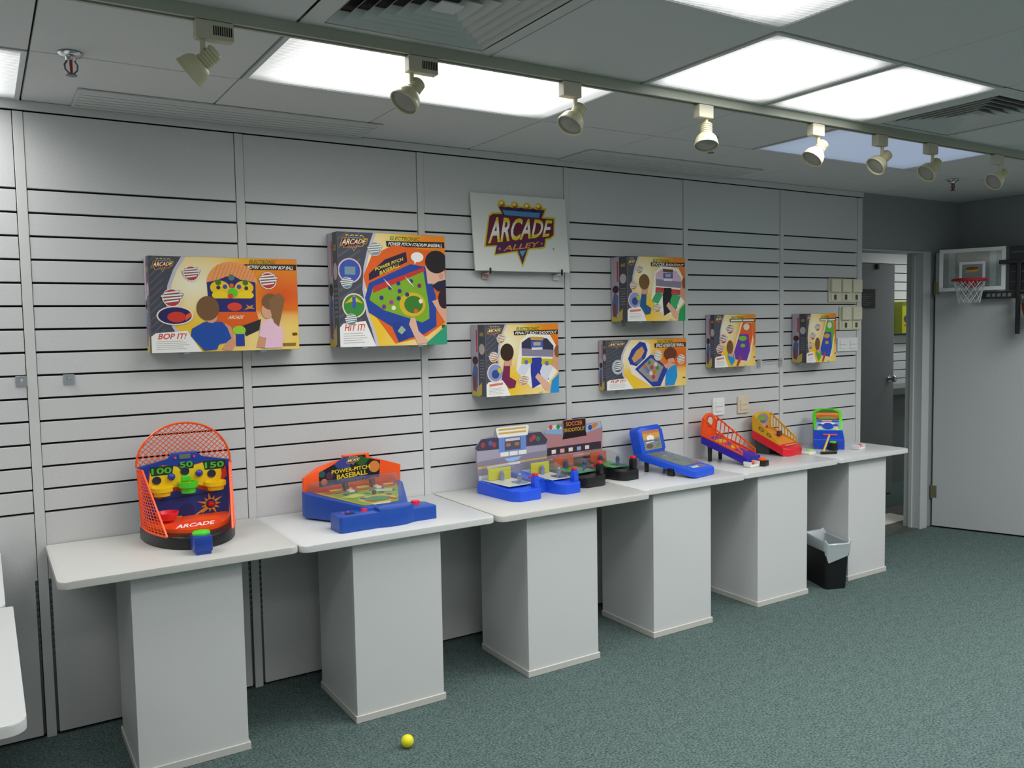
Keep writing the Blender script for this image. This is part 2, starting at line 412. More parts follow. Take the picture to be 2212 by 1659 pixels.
# ceiling: dark void above, a tile for each cell of the grid
GX = [-0.005+0.631*k for k in range(-4, 11)]; GX[-1] = XR
GY = [0.0]+[-0.65-0.625*j for j in range(10)]
ceiling = MB().box(XL-0.1, XR+0.1, YF-0.1, 0.0, ZC+0.03, ZC+0.1).build('ceiling', mat('ceiling_void', '#35383a', 0.9)); tag(ceiling, 'suspended ceiling of square grey tiles', 'ceiling', kind='structure')
LIT = {(-2, 0): 2, (1, 1): 2, (3, 2): 1, (4, 2): 1, (1, 3): 2, (5, 1): 2, (8, 2): 1, (-3, 3): 2, (6, 3): 2, (3, 4): 2, (-1, 5): 2, (6, 5): 2, (2, 6): 2, (-3, 7): 2, (0, 8): 2, (4, 8): 2, (7, 8): 2}  # panels out of view are added to fill the room and right end
VENT = [(1, 2), (5, 2)]
busy = set(VENT)
for (k, j), n in LIT.items():
    for a in range(n): busy.add((k+a, j))
_tm = {}
for ki in range(len(GX)-1):
    for j in range(len(GY)-1):
        if (ki-4, j) in busy: continue
        wx, wy = round(GX[ki+1]-GX[ki]-0.006, 4), round(GY[j]-GY[j+1]-0.006, 4)
        if (wx, wy) not in _tm:
            me = MB().box(0, wx, 0, wy, 0, 0.016, 0.0015, 1).mesh('ceiling_tile'); me.materials.append(M_CEIL); _tm[(wx, wy)] = me
        o = link('ceiling_tile', _tm[(wx, wy)], ceiling); o.location = (GX[ki]+0.003, GY[j+1]+0.003, ZC+random.uniform(0, 0.0012))

# ------------------------------------------------------------------ ceiling lights
LENS_ON = lens_mat('prismatic_lens_lit', '#fafaf8', LENS_GLOW, 0.3)
LENS_DIM = lens_mat('prismatic_lens_faint', '#b6c9ee', 0.42, 0.8)
OUTL = {(8, 2): 'beyond the right edge before the opened door', (-3, 3): 'left of the camera', (6, 3): 'beyond the right edge nearest the vent', (3, 4): 'above right of the camera', (-1, 5): 'straight above the camera', (6, 5): 'far right behind the camera', (2, 6): 'just behind the camera to the right',
        (-3, 7): 'behind the camera at the left wall', (0, 8): 'behind the camera in the rearmost row, first', (4, 8): 'behind the camera in the rearmost row, second', (7, 8): 'behind the camera in the rearmost row, third'}
LL = {(-2, 0): 'lit ceiling light panel at the far left above the end of the slatwall', (1, 1): 'long lit ceiling light panel behind the three nearest track spotlights',
      (3, 2): 'square lit ceiling light panel nearer the camera of the touching pair', (4, 2): 'square lit ceiling light panel beside the dark louvred air vent',
      (1, 3): 'lit ceiling light panel cut off by the top edge of the picture', (5, 1): 'dim bluish ceiling light panel behind the farthest track spotlights'}
def tubes(parent, sx, sy, z, gain=1.0):
    """the fitting's lamps: light leaves downwards, cut off near the horizontal by the prismatic lens"""
    L = bpy.data.lights.new('fluorescent_tubes', 'AREA'); L.shape = 'RECTANGLE'; L.size = sx-0.13; L.size_y = sy-0.13
    L.energy = LAMP_W*sx*sy*gain; L.spread = math.radians(150); L.color = (1.0, 0.995, 0.985)
    o = link('fluorescent_tubes', L, parent); o.location = (0, 0, z)
for (k, j), n in LIT.items():
    x0, x1, y0, y1 = GX[k+4], GX[k+4+n], GY[j+1], GY[j]
    lab = LL.get((k, j), 'added fill light panel on the ceiling outside the picture, %s' % OUTL.get((k, j), ''))
    t = thing('ceiling_light', lab, 'ceiling light', ((x0+x1)/2, (y0+y1)/2, ZC), group='recessed ceiling light panels')
    hx, hy = (x1-x0)/2-0.004, (y1-y0)/2-0.004; fw = 0.016
    f = MB(); f.box(-hx, hx, -hy, -hy+fw, -0.003, 0.012); f.box(-hx, hx, hy-fw, hy, -0.003, 0.012); f.box(-hx, -hx+fw, -hy+fw, hy-fw, -0.003, 0.012); f.box(hx-fw, hx, -hy+fw, hy-fw, -0.003, 0.012)
    f.build('frame', M_CEILW, t)
    MB().box(-hx+fw, hx-fw, -hy+fw, hy-fw, 0.002, 0.008).build('lens', LENS_DIM if (k, j) == (5, 1) else LENS_ON, t)
    if (k, j) != (5, 1): tubes(t, 2*(hx-fw), 2*(hy-fw), 0.0015, {(8, 2): 2.6, (6, 3): 3.0, (6, 5): 1.6, (3, 4): 1.1, (3, 2): 1.3, (4, 2): 2.6}.get((k, j), 1.0))  # raised gains brighten the right end of the slatwall
# light fitting of the far room
t = thing('ceiling_light', 'lit ceiling light panel of the room beyond the doorway', 'ceiling light', (7.75, 0.72, ZC-0.022), group='recessed ceiling light panels')
MB().box(-0.62, 0.62, -0.31, 0.31, 0.0, 0.021).build('frame', M_CEILW, t)
MB().box(-0.6, 0.6, -0.29, 0.29, -0.004, 0.0).build('lens', LENS_ON, t); tubes(t, 1.2, 0.58, -0.0045, 1.0)

# ------------------------------------------------------------------ air vents
def vent(k, j, label):
    x0, x1, y0, y1 = GX[k+4], GX[k+5], GY[j+1], GY[j]; h = (x1-x0)/2-0.004
    t = thing('air_vent', label, 'air vent', ((x0+x1)/2, (y0+y1)/2, ZC), group='square louvred air vents')
    def ring(b, r0, z0, r1, z1, th=0.0015):
        for s in range(4):
            a = PI/2*s; ca, sa = math.cos(a), math.sin(a)
            def q(x, y, z): return (x*ca-y*sa, x*sa+y*ca, z)
            b.add([q(-r0, -r0, z0), q(r0, -r0, z0), q(r1, -r1, z1), q(-r1, -r1, z1), q(-r0, -r0, z0+th), q(r0, -r0, z0+th), q(r1, -r1, z1+th), q(-r1, -r1, z1+th)],
                  [(0, 1, 2, 3), (7, 6, 5, 4), (0, 4, 5, 1), (2, 6, 7, 3), (1, 5, 6, 2), (3, 7, 4, 0)])
    b = MB(); ring(b, h, 0.0, h-0.055, -0.008); b.build('frame', M_CEILW, t)
    MB().box(-h+0.01, h-0.01, -h+0.01, h-0.01, 0.026, 0.029).build('duct_back', M_DARK, t)
    for i in range(6):
        r = h-0.075-i*0.036
        b = MB(); ring(b, r+0.016, -0.006, r-0.014, 0.022); b.build('louvre', M_CEILW, t)
    MB().box(-0.035, 0.035, -0.035, 0.035, -0.004, 0.0).build('centre_plate', M_CEILW, t)
vent(1, 2, 'square louvred air vent at the top edge above the track')
vent(5, 2, 'square louvred air vent with dark slots beside the lit panel pair')
def linear(x0, x1, label):
    t = thing('linear_diffuser', label, 'air diffuser', (x0, -0.285, ZC-0.001), group='linear air diffusers along the wall')
    L = x1-x0; D = 0.265
    f = MB(); f.box(0, L, 0, 0.03, -0.006, -0.0005); f.box(0, L, D-0.03, D, -0.006, -0.0005); f.box(0, 0.012, 0.03, D-0.03, -0.006, -0.0005); f.box(L-0.012, L, 0.03, D-0.03, -0.006, -0.0005); f.build('frame', M_CEILW, t)
    for i in range(5):
        y = 0.036+i*0.04; MB().box(0.012, L-0.012, y, y+0.033, -0.005, -0.0015).build('blade', M_CEILW, t)
linear(0.16, 1.32, 'linear air diffuser along the wall on the left')
linear(2.42, 3.66, 'linear air diffuser along the wall towards the right')

# ------------------------------------------------------------------ sprinklers
def sprinkler(x, y, label):
    t = thing('sprinkler', label, 'sprinkler', (x, y, ZC), group='ceiling fire sprinklers')
    m = mat('sprinkler_metal', '#6f7476', 0.3, 0.9)
    MB().lathe([(0.034, -0.001), (0.036, -0.005), (0.03, -0.012), (0.017, -0.015), (0.015, -0.026)], 20).build('escutcheon', M_CHROME, t, True)
    f = MB()
    for s in (-1, 1): f.tube([(s*0.011, 0, -0.026), (s*0.018, 0, -0.038), (s*0.017, 0, -0.052), (s*0.005, 0, -0.066)], 0.0028, 6)
    f.cyl((0, 0, -0.062), (0, 0, -0.068), 0.006, n=10); f.build('yoke', m, t, True)
    MB().cyl((0, 0, -0.026), (0, 0, -0.062), 0.0045, n=8).build('glass_bulb', mat('red_bulb', '#b0202a', 0.15), t, True)
    MB().cyl((0, 0, -0.068), (0, 0, -0.0705), 0.016, n=16).build('deflector', m, t)
sprinkler(0.105, -0.69, 'fire sprinkler with red bulb at the far left of the ceiling')
sprinkler(2.775, -0.745, 'fire sprinkler behind the fourth spotlight of the track')
sprinkler(5.01, -0.6, 'fire sprinkler near the far corner over the doorway')

# ------------------------------------------------------------------ track and spotlights
TY, TZ = -1.262, 2.388
M_TRACK = mat('track_enamel', '#a7ab9c', 0.35)
t = thing('light_track', 'long pale spotlight track fixed under the ceiling', 'light track', (0, TY, TZ))
b = MB(); b.box(-1.3, 5.6, -0.019, 0.019, 0.022, 0.034); b.box(-1.3, 5.6, -0.019, -0.008, 0.0, 0.022); b.box(-1.3, 5.6, 0.008, 0.019, 0.0, 0.022); b.build('channel', M_TRACK, t)
MB().box(-1.3, 5.6, -0.008, 0.008, 0.014, 0.0218).build('conductor_slot', M_DARK, t)
M_HEAD = mat('spot_enamel', '#cdc8a6', 0.35)
M_HEAD2 = mat('adapter_enamel', '#c2bda8', 0.4)
def spot(x, label, kind, stem_dx, aim, L=0.1, tilt=50):
    """adapter box on the track, stem, ribbed lamp holder and bell; aim = compass degrees, tilt = degrees below level"""
    t = thing('track_spotlight', label, 'spotlight', (x, TY, TZ), group='spotlights on the ceiling track')
    ad = MB().box(-L/2, L/2, -0.017, 0.017, -0.05, -0.0005, 0.003).build('adapter', M_HEAD2, t)
    if kind == 'vented':
        v = MB()
        for i in range(9): v.box(-L/2+0.045+i*0.0058, -L/2+0.048+i*0.0058, -0.0182, -0.0165, -0.038, -0.014)
        v.build('vent_slot', M_DARK, ad)
    MB().cyl((stem_dx, 0, -0.05), (stem_dx, 0, -0.098), 0.0075, n=10).build('stem', M_HEAD, t, True)
    a, e = math.radians(aim), math.radians(-tilt)
    d = Vector((math.cos(a)*math.cos(e), math.sin(a)*math.cos(e), math.sin(e)))
    pv = Vector((stem_dx, 0, -0.108)); xf = Matrix.Translation(pv-d*0.012) @ d.to_track_quat('Z', 'Y').to_matrix().to_4x4()
    MB().ball((stem_dx, 0, -0.104), 0.0125).build('knuckle', M_HEAD, t, True)
    prof = [(0.012, -0.035), (0.021, -0.031)]
    for i in range(5): prof += [(0.0235, -0.028+i*0.009), (0.0235, -0.0235+i*0.009), (0.0205, -0.0225+i*0.009), (0.0205, -0.0195+i*0.009)]
    h = MB().lathe(prof, 18, xf).build('lamp_holder', M_HEAD, t, True)
    MB().lathe([(0.022, 0.014), (0.032, 0.02), (0.0395, 0.03), (0.0435, 0.042), (0.045, 0.056), (0.047, 0.058), (0.047, 0.063), (0.043, 0.063), (0.042, 0.056)], 24, xf, True, False).build('bell', M_HEAD, t, True)
    MB().lathe([(0.042, 0.0565), (0.03, 0.06), (0.012, 0.062)], 24, xf).build('lamp_face', mat('lamp_glass', '#8f8f88', 0.2), t, True)
SP = [(0.40, 'vented', -0.03, 152, 38, 'nearest track spotlight aimed left, with vented adapter'), (1.02, 'vented', -0.035, 192, 50, 'second track spotlight with vented adapter before the long lit panel'),
      (1.585, 'plain', 0.022, 190, 52, 'third track spotlight at the right end of the long lit panel'), (2.215, 'plain', 0.014, 225, 70, 'fourth track spotlight just below the square lit panels'),
      (2.87, 'plain', 0.016, 165, 50, 'fifth track spotlight at the left corner of the bluish panel'), (3.31, 'plain', 0.018, 165, 40, 'sixth track spotlight before the middle of the bluish panel'),
      (3.70, 'plain', 0.018, 165, 40, 'seventh track spotlight at the right side of the bluish panel'), (4.28, 'plain', 0.03, 165, 34, 'farthest track spotlight at the right end of the row')]
for x, kind, sdx, aim, tilt, lab in SP: spot(x, lab, kind, sdx, aim, 0.1 if kind == 'vented' else 0.075, tilt)

# ------------------------------------------------------------------ doors
dd = Vector((0.36, -0.933, 0)); drz = math.atan2(dd.y, dd.x)
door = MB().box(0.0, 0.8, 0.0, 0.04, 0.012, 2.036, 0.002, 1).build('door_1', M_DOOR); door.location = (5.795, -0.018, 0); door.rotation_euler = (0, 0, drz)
tag(door, 'pale grey door standing open against the right wall', 'door', kind='structure')
for z in (0.27, 1.78):
    MB().cyl((-0.006, -0.004, z-0.05), (-0.006, -0.004, z+0.05), 0.007, n=10).box(0.0, 0.03, -0.002, 0.0, z-0.045, z+0.045).build('hinge', M_BRASS, door, True)
k = MB().lathe([(0.012, 0), (0.012, 0.03), (0.026, 0.04), (0.03, 0.055), (0.02, 0.066)], 18, Matrix.Translation((0.735, 0, 1.0)) @ Matrix.Rotation(PI/2, 4, 'X')); k.build('knob', M_CHROME, door, True)
door2 = MB().box(5.86, 6.68, 0.9, 0.94, 0.012, 2.04, 0.002, 1).build('door_2', M_DOOR); tag(door2, 'grey inner door with a knob standing open beyond the doorway', 'door', kind='structure')
k = MB().lathe([(0.03, 0), (0.03, 0.006), (0.012, 0.01), (0.012, 0.03), (0.026, 0.04), (0.03, 0.055), (0.02, 0.066)], 18, Matrix.Translation((6.615, 0.9, 1.035)) @ Matrix.Rotation(PI/2, 4, 'X')); k.build('knob', M_CHROME, door2, True)
MB().box(6.4, 6.425, 0.875, 0.8995, 1.99, 2.036).build('closer_arm', mat('closer_metal', '#55534a', 0.4, 0.5), door2)
t = thing('door_notice', 'small dark notice fixed on the inner grey door', 'sign', (6.13, 0.8985, 1.655))
MB().box(0, 0.27, -0.004, 0, 0, 0.165).build('board', mat('notice_board', '#2a2c2c', 0.5), t)
P = Print((0.01, -0.0043, 0.01), (0.25, 0, 0), (0, 0, 0.145)); P.rect(0, 0.86, 1, 1, '1a1c1c')
for i in range(6): P.rect(0.08, 0.72-i*0.12, 0.55+0.35*((i*37 % 10)/10), 0.77-i*0.12, '6f7574')
P.build('printed_lines', t)

# beyond: cabinet, package, threshold
t = thing('cabinet', 'dark grey counter cabinet in the room beyond the doorway', 'cabinet', (6.75, 1.12, 0))
MB().box(0, 2.3, 0, 0.325, 0.85, 0.915, 0.003, 1).build('worktop', mat('worktop_grey', '#6d7371', 0.4), t)
MB().box(0, 2.3, 0.08, 0.325, 0.0, 0.849).build('body', mat('cabinet_grey', '#7e8584', 0.5), t)
t = thing('toy_package', 'tall yellow green package hanging on the far slatwall', 'package', (7.5, 1.36, 1.42))
MB().box(0, 0.26, 0, 0.088, 0, 0.31, 0.002, 1).build('carton', mat('package_yellow', '#a6ad1e', 0.4), t)
P = Print((0.0, -0.0006, 0.0), (0.26, 0, 0), (0, 0, 0.31)); P.rect(0, 0.86, 1, 1, '6b7a1c'); P.ell(0.35, 0.45, 0.26, 0.13, '3a4750'); P.rect(0.55, 0.84, 1, 0.94, '3f93b4'); P.rect(0.1, 0.22, 0.9, 0.28, 'c8562a'); P.ell(0.55, 0.66, 0.2, 0.1, 'd5da4a')
P.build('cover_print', t)
t = MB().box(4.957, 6.3, 0.0, 0.56, 0.0, 0.004).build('floor_threshold', mat('threshold_vinyl', '#4a5049', 0.6)); tag(t, 'dark floor strip across the doorway', 'floor strip', kind='structure')
t = MB().box(4.98, 5.93, 0.21, 0.42, 0.0042, 0.009).build('floor_tile_strip', mat('white_tile', '#e2dfd4', 0.4)); tag(t, 'white floor tiles just inside the doorway', 'floor tile', kind='structure')

# ================================================================== DESKS AND PEDESTALS
DZ, DT = 0.752, 0.026
def round_rect(x0, x1, y0, y1, r, back=0.004):
    pts = []
    for (cx, cy, a0, rr) in ((x0, y0, PI, r), (x1, y0, 1.5*PI, r), (x1, y1, 0, back), (x0, y1, 0.5*PI, back)):
        ox, oy = (cx+rr if cx == x0 else cx-rr), (cy+rr if cy == y0 else cy-rr)
        for i in range(6): a = a0+PI/2*i/5; pts.append((ox+rr*math.cos(a), oy+rr*math.sin(a)))
    return pts
def desk(x0, x1, yf, yb, label, m, dz=0.0):
    t = thing('desk_top', label, 'desk top', ((x0+x1)/2, (yf+yb)/2, DZ+dz-DT), group='white desk tops in a row along the slatwall')
    hx, hy = (x1-x0)/2, (yb-yf)/2
    MB().prism(round_rect(-hx, hx, -hy, hy, 0.035), 0.0015, DT, 0.004).build('slab', m, t, True)
    MB().prism(round_rect(-hx+0.001, hx-0.001, -hy+0.001, hy-0.001, 0.035), 0.0, 0.0014).build('edge_band', M_EDGE, t)
    return t
def pedestal(x0, x1, yf, yb, label):
    t = thing('pedestal', label, 'pedestal', ((x0+x1)/2, (yf+yb)/2, 0), group='square grey pedestals under the desk tops')
    hx, hy = (x1-x0)/2, (yb-yf)/2; zt = DZ-DT-0.0045
    b = MB(); th = 0.016
    MB().box(-hx, hx, -hy, -hy+th, 0.001, zt, 0.001, 1).build('front_panel', M_GREY, t)
    MB().box(-hx, hx, hy-th, hy, 0.001, zt, 0.001, 1).build('rear_panel', M_GREY, t)
    for s in (-1, 1): MB().box(min(s*hx, s*(hx-th)), max(s*hx, s*(hx-th)), -hy+th+0.0008, hy-th-0.0008, 0.001, zt, 0.001, 1).build('side_panel', M_GREY, t)
    MB().box(-hx-0.007, hx+0.007, -hy-0.007, -hy-0.0003, 0.0, 0.03, 0.002, 1).build('base_strip', M_EDGE, t)
    for s in (-1, 1): MB().box(min(s*(hx+0.0003), s*(hx+0.007)), max(s*(hx+0.0003), s*(hx+0.007)), -hy, hy, 0.0, 0.03, 0.002, 1).build('base_strip', M_EDGE, t)
M_DESKA = mat('desk_laminate_warm', '#c3c3be', 0.32, noise=0.015, nscale=220)
DJ = [-0.005, 0.799, 1.651, 2.50, 3.213, 4.012, 4.702]; DF = [-0.597, -0.607, -0.632, -0.572, -0.545, -0.54]
DL = ['white desk top under the tall orange hoop toy', 'white desk top under the blue baseball toy with orange back', 'white desk top under the blue hockey toy and the black soccer toy',
      'white desk top under the blue toy pinball machine', 'white desk top under the purple and the red bowling style toys', 'white desk top under the green and blue toy, beside the doorway']
for i in range(6): desk(DJ[i]+0.0015, DJ[i+1]-0.0015, DF[i], -0.006, DL[i], M_DESKA if i in (0, 2) else M_WHITE, (0, -0.003, 0.0, 0.002, 0, 0.001)[i])
PX = [(0.219, 0.597, -0.535), (1.013, 1.398, -0.57), (1.813, 2.201, -0.588), (2.582, 2.974, -0.545), (3.352, 3.757, -0.52), (4.15, 4.509, -0.503)]
PL = ['pedestal nearest the camera under the orange hoop toy', 'pedestal behind the yellow ball under the baseball toy', 'third pedestal from the left, under the hockey toy',
      'fourth pedestal from the left, under the blue toy pinball', 'pedestal directly left of the black waste bin', 'pedestal directly behind the black waste bin beside the doorway']
for (a, b, y), lab in zip(PX, PL): pedestal(a, b, y, y+0.41, lab)
# the desks of the next row at the left edge of the picture
desk(-1.0, -0.152, -0.765, -0.02, 'white desk top at the left edge, the one farther back', M_WHITE)
desk(-1.0, -0.133, -1.665, -0.772, 'bright white desk top at the lower left edge nearest the camera', M_WHITE)
pedestal(-0.8, -0.42, -0.62, -0.2, 'pedestal left of the frame under the farther left desk'); pedestal(-0.8, -0.42, -1.5, -1.08, 'pedestal left of the frame under the nearer left desk')

# ------------------------------------------------------------------ waste bin, yellow ball
t = thing('waste_bin', 'black rectangular waste bin lined with a clear grey bag', 'waste bin', (4.012, -0.445, 0), math.radians(-22))
def frustum(b, hx0, hy0, hx1, hy1, z0, z1, r=0.02, inv=False):
    def ring(hx, hy, z):
        return [(x, y, z) for x, y in round_rect(-hx, hx, -hy, hy, r, r)]
    A, B = ring(hx0, hy0, z0), ring(hx1, hy1, z1); n = len(A)
    b.add(A+B, [(i, (i+1) % n, n+(i+1) % n, n+i) for i in range(n)]); return n
b = MB(); n = frustum(b, 0.066, 0.125, 0.078, 0.138, 0.0, 0.262); b.bm.verts.ensure_lookup_table(); b.bm.faces.new([b.bm.verts[i] for i in range(n)][::-1])
frustum(b, 0.074, 0.134, 0.064, 0.121, 0.262, 0.01); frustum(b, 0.078, 0.138, 0.074, 0.134, 0.262, 0.262); b.build('tub', mat('bin_black', '#101112', 0.45), t, True)
b = MB(); pts = round_rect(-0.081, 0.081, -0.142, 0.142, 0.022, 0.022); m = len(pts)
rings = []
for lvl, (sc_, z) in enumerate(((1.0, 0.2), (1.03, 0.228), (1.05, 0.262), (1.06, 0.278), (1.0, 0.284), (0.9, 0.27), (0.82, 0.2), (0.7, 0.12), (0.4, 0.07))):
    rg = []
    for i, (x, y) in enumerate(pts):
        wob = 0.006*math.sin(i*1.7+lvl)+0.004*math.sin(i*3.1); dz = 0.0
        if lvl == 0: dz = 0.032*math.sin(i*0.8+1.0)+0.012*math.sin(i*2.3)
        if lvl in (3, 4): dz = 0.012*math.sin(i*0.9)
        rg.append(b.bm.verts.new((x*(sc_+wob*1.2), y*(sc_+wob*0.6), z+dz)))
    rings.append(rg)
for A, B in zip(rings, rings[1:]):
    for i in range(m): b.bm.faces.new((A[i], A[(i+1) % m], B[(i+1) % m], B[i]))
b.bm.faces.new(rings[-1])
bagm = mat('bag_film', '#b9c3c6', 0.25); bagm.node_tree.nodes['Principled BSDF'].inputs['Alpha'].default_value = 0.8
b.build('bag_liner', bagm, t, True, label='translucent grey liner folded over the rim')
t = MB().ball((0, 0, 0.024), 0.024, 1.0, 20).build('toy_ball', mat('yellow_foam', '#e3dc1c', 0.6, noise=0.04, nscale=200), None, True); t.location = (1.095, -0.856, 0.0); tag(t, 'small yellow ball lying on the carpet', 'ball')

# ================================================================== THINGS ON THE WALL
def square_hook(x, z, label):
    t = thing('wall_hook', label, 'hook', (x, -0.0005, z), group='square chrome wall hooks')
    MB().box(-0.019, 0.019, -0.004, 0.0, -0.02, 0.02, 0.001, 1).build('plate', M_CHROME, t)
    MB().tube([(0, -0.004, 0.0), (0, -0.03, 0.0), (0, -0.036, 0.008)], 0.005, 8).build('peg', M_CHROME, t, True)
square_hook(-0.053, 1.384, 'square chrome hook left of the leftmost full post'); square_hook(0.106, 1.384, 'square chrome hook right of the leftmost full post')
def plate(name, x0, x1, z0, z1, m, label, cat, n=1, cover=False):
    t = thing(name, label, cat, ((x0+x1)/2, -0.0005, z0)); hx = (x1-x0)/2; h = z1-z0
    MB().box(-hx, hx, -0.012, 0.0, 0.0, h, 0.003).build('back_plate', m, t)
    for i in range(n):
        a = -hx+2*hx*(i+0.08)/n; b = -hx+2*hx*(i+0.92)/n
        if cover:
            MB().box(a, b, -0.03, -0.0125, h*0.42, h*0.97, 0.004).build('hood', m, t)
            s = MB().box(a+0.01, b-0.01, -0.017, -0.0125, h*0.06, h*0.36, 0.002).build('socket', m, t)
            MB().box(a+0.035, b-0.035, -0.0185, -0.0172, h*0.1, h*0.31).build('socket_hole', mat('socket_dark', '#4c4a3f', 0.6), s)
        else:
            s = MB().box(a+(b-a)*0.14, b-(b-a)*0.14, -0.0165, -0.0125, h*0.2, h*0.8, 0.002).build('rocker', m, t)
            MB().box(a+(b-a)*0.14, b-(b-a)*0.14, -0.0172, -0.0166, h*0.49, h*0.51).build('rocker_gap', mat('gap_grey', '#8d8f8b', 0.6), s)
M_SWW = mat('switch_white', '#e8eae6', 0.35)
plate('wall_socket', 3.533, 3.63, 0.999, 1.103, M_SWW, 'white wall socket plate above the blue toy pinball', 'socket')
plate('wall_socket', 3.747, 3.84, 0.997, 1.10, mat('socket_cream', '#d8c9ae', 0.4), 'beige wall plate right of the white socket plate', 'socket')
plate('switch_panel', 4.598, 4.935, 1.68, 1.836, M_CREAM, 'cream panel of three hooded switches near the doorway', 'switch panel', 3, True)
plate('switch_panel', 4.712, 4.935, 1.492, 1.652, M_CREAM, 'cream panel of two hooded switches below the triple panel', 'switch panel', 2, True)
plate('switch_panel', 4.692, 4.903, 1.348, 1.44, M_SWW, 'white double switch plate below the cream panels', 'switch', 2)
# wire bracket pair between the two small boxes
t = thing('wire_bracket', 'empty wire display bracket between the two smallest boxes', 'bracket', (3.93, -0.001, 1.305))
for x in (0.0, 0.2): MB().box(x-0.006, x+0.006, -0.03, 0.0, -0.03, 0.02, 0.002, 1).build('clip', M_CEILW, t)
MB().tube([(0.0, -0.028, 0.0), (0.1, -0.03, 0.004), (0.2, -0.028, 0.003)], 0.002, 6).build('wire', M_CHROME, t, True)

def display_bracket(x, z, d, label):
    t = thing('display_bracket', label, 'bracket', (x, -0.0008, z), group='clear display brackets in the slatwall')
    MB().box(-0.012, 0.012, -0.003, 0.0, -0.022, 0.004).build('hook_plate', M_CLEAR, t)
    MB().box(-0.012, 0.012, -d-0.004, -0.003, -0.004, -0.0015).build('arm', M_CLEAR, t)
    MB().box(-0.012, 0.012, -d-0.006, -d-0.004, -0.004, 0.014).build('lip', M_CLEAR, t)

# ------------------------------------------------------------------ emblem board
t = thing('emblem_board', 'white board with a crown topped purple and yellow emblem', 'sign', (2.172, -0.05, 1.832), rx=math.radians(-5.5))
MB().box(-0.284, 0.284, 0.0, 0.008, 0.0, 0.385, 0.0008, 1).build('board', mat('foam_board', '#dfe0dc', 0.5), t)
MB().cyl((0.19, -0.0005, 0.12), (0.19, 0.0, 0.12), 0.006, n=12).build('mark', mat('mark_grey', '#9a9d9a', 0.6), t)
P = Print((-0.284, -0.0004, 0.0), (0.568, 0, 0), (0, 0, 0.385), 0.0003); emblem(P, 0.1, 0.05, 0.78, 0.88); P.build('emblem', t)
for x, c, lab in ((1.965, 'c9a29c', 'pinkish clip under the left of the emblem board'), (2.395, 'dfe2e0', 'white clip under the right of the emblem board')):
    q = thing('board_clip', lab, 'clip', (x, -0.001, 1.816), group='clips under the emblem board')
    MB().box(-0.016, 0.016, -0.06, 0.0, 0.0, 0.005, 0.001, 1).build('arm', plastic(c), q); MB().box(-0.004, 0.004, -0.066, -0.06, 0.0, 0.03).build('lip', M_BLACK, q)
    MB().box(-0.016, 0.016, -0.012, 0.0, -0.022, 0.0).build('foot', plastic(c), q)

# ================================================================== PRINTED CARTONS
def badge(P, x, y, r, top='c23a3a', ring='f4ece4'):
    P.ell(x, y, r, None, ring, 20); P.ell(x, y, r*0.9, None, top, 20)
    k = P.asp()
    P.lay += 1
    for i in range(4):
        w = r*(0.8, 1.12, 1.0, 0.7)[i]; yy = y+r*k*(0.5-0.32*i); e = r*k*0.2; sk = r*k*0.1
        P.poly([(x-w*1.05, yy-sk-e*0.2), (x+w*1.05, yy+sk-e*0.2), (x+w*1.05, yy+sk+e*1.1), (x-w*1.05, yy-sk+e*1.1)], '55565a', True)
    P.lay += 1
    for i in range(4):
        w = r*(0.8, 1.12, 1.0, 0.7)[i]; yy = y+r*k*(0.5-0.32*i); e = r*k*0.2; sk = r*k*0.1
        P.poly([(x-w, yy-sk), (x+w, yy+sk), (x+w, yy+sk+e*0.85), (x-w, yy-sk+e*0.85)], 'f0f0ec', True)
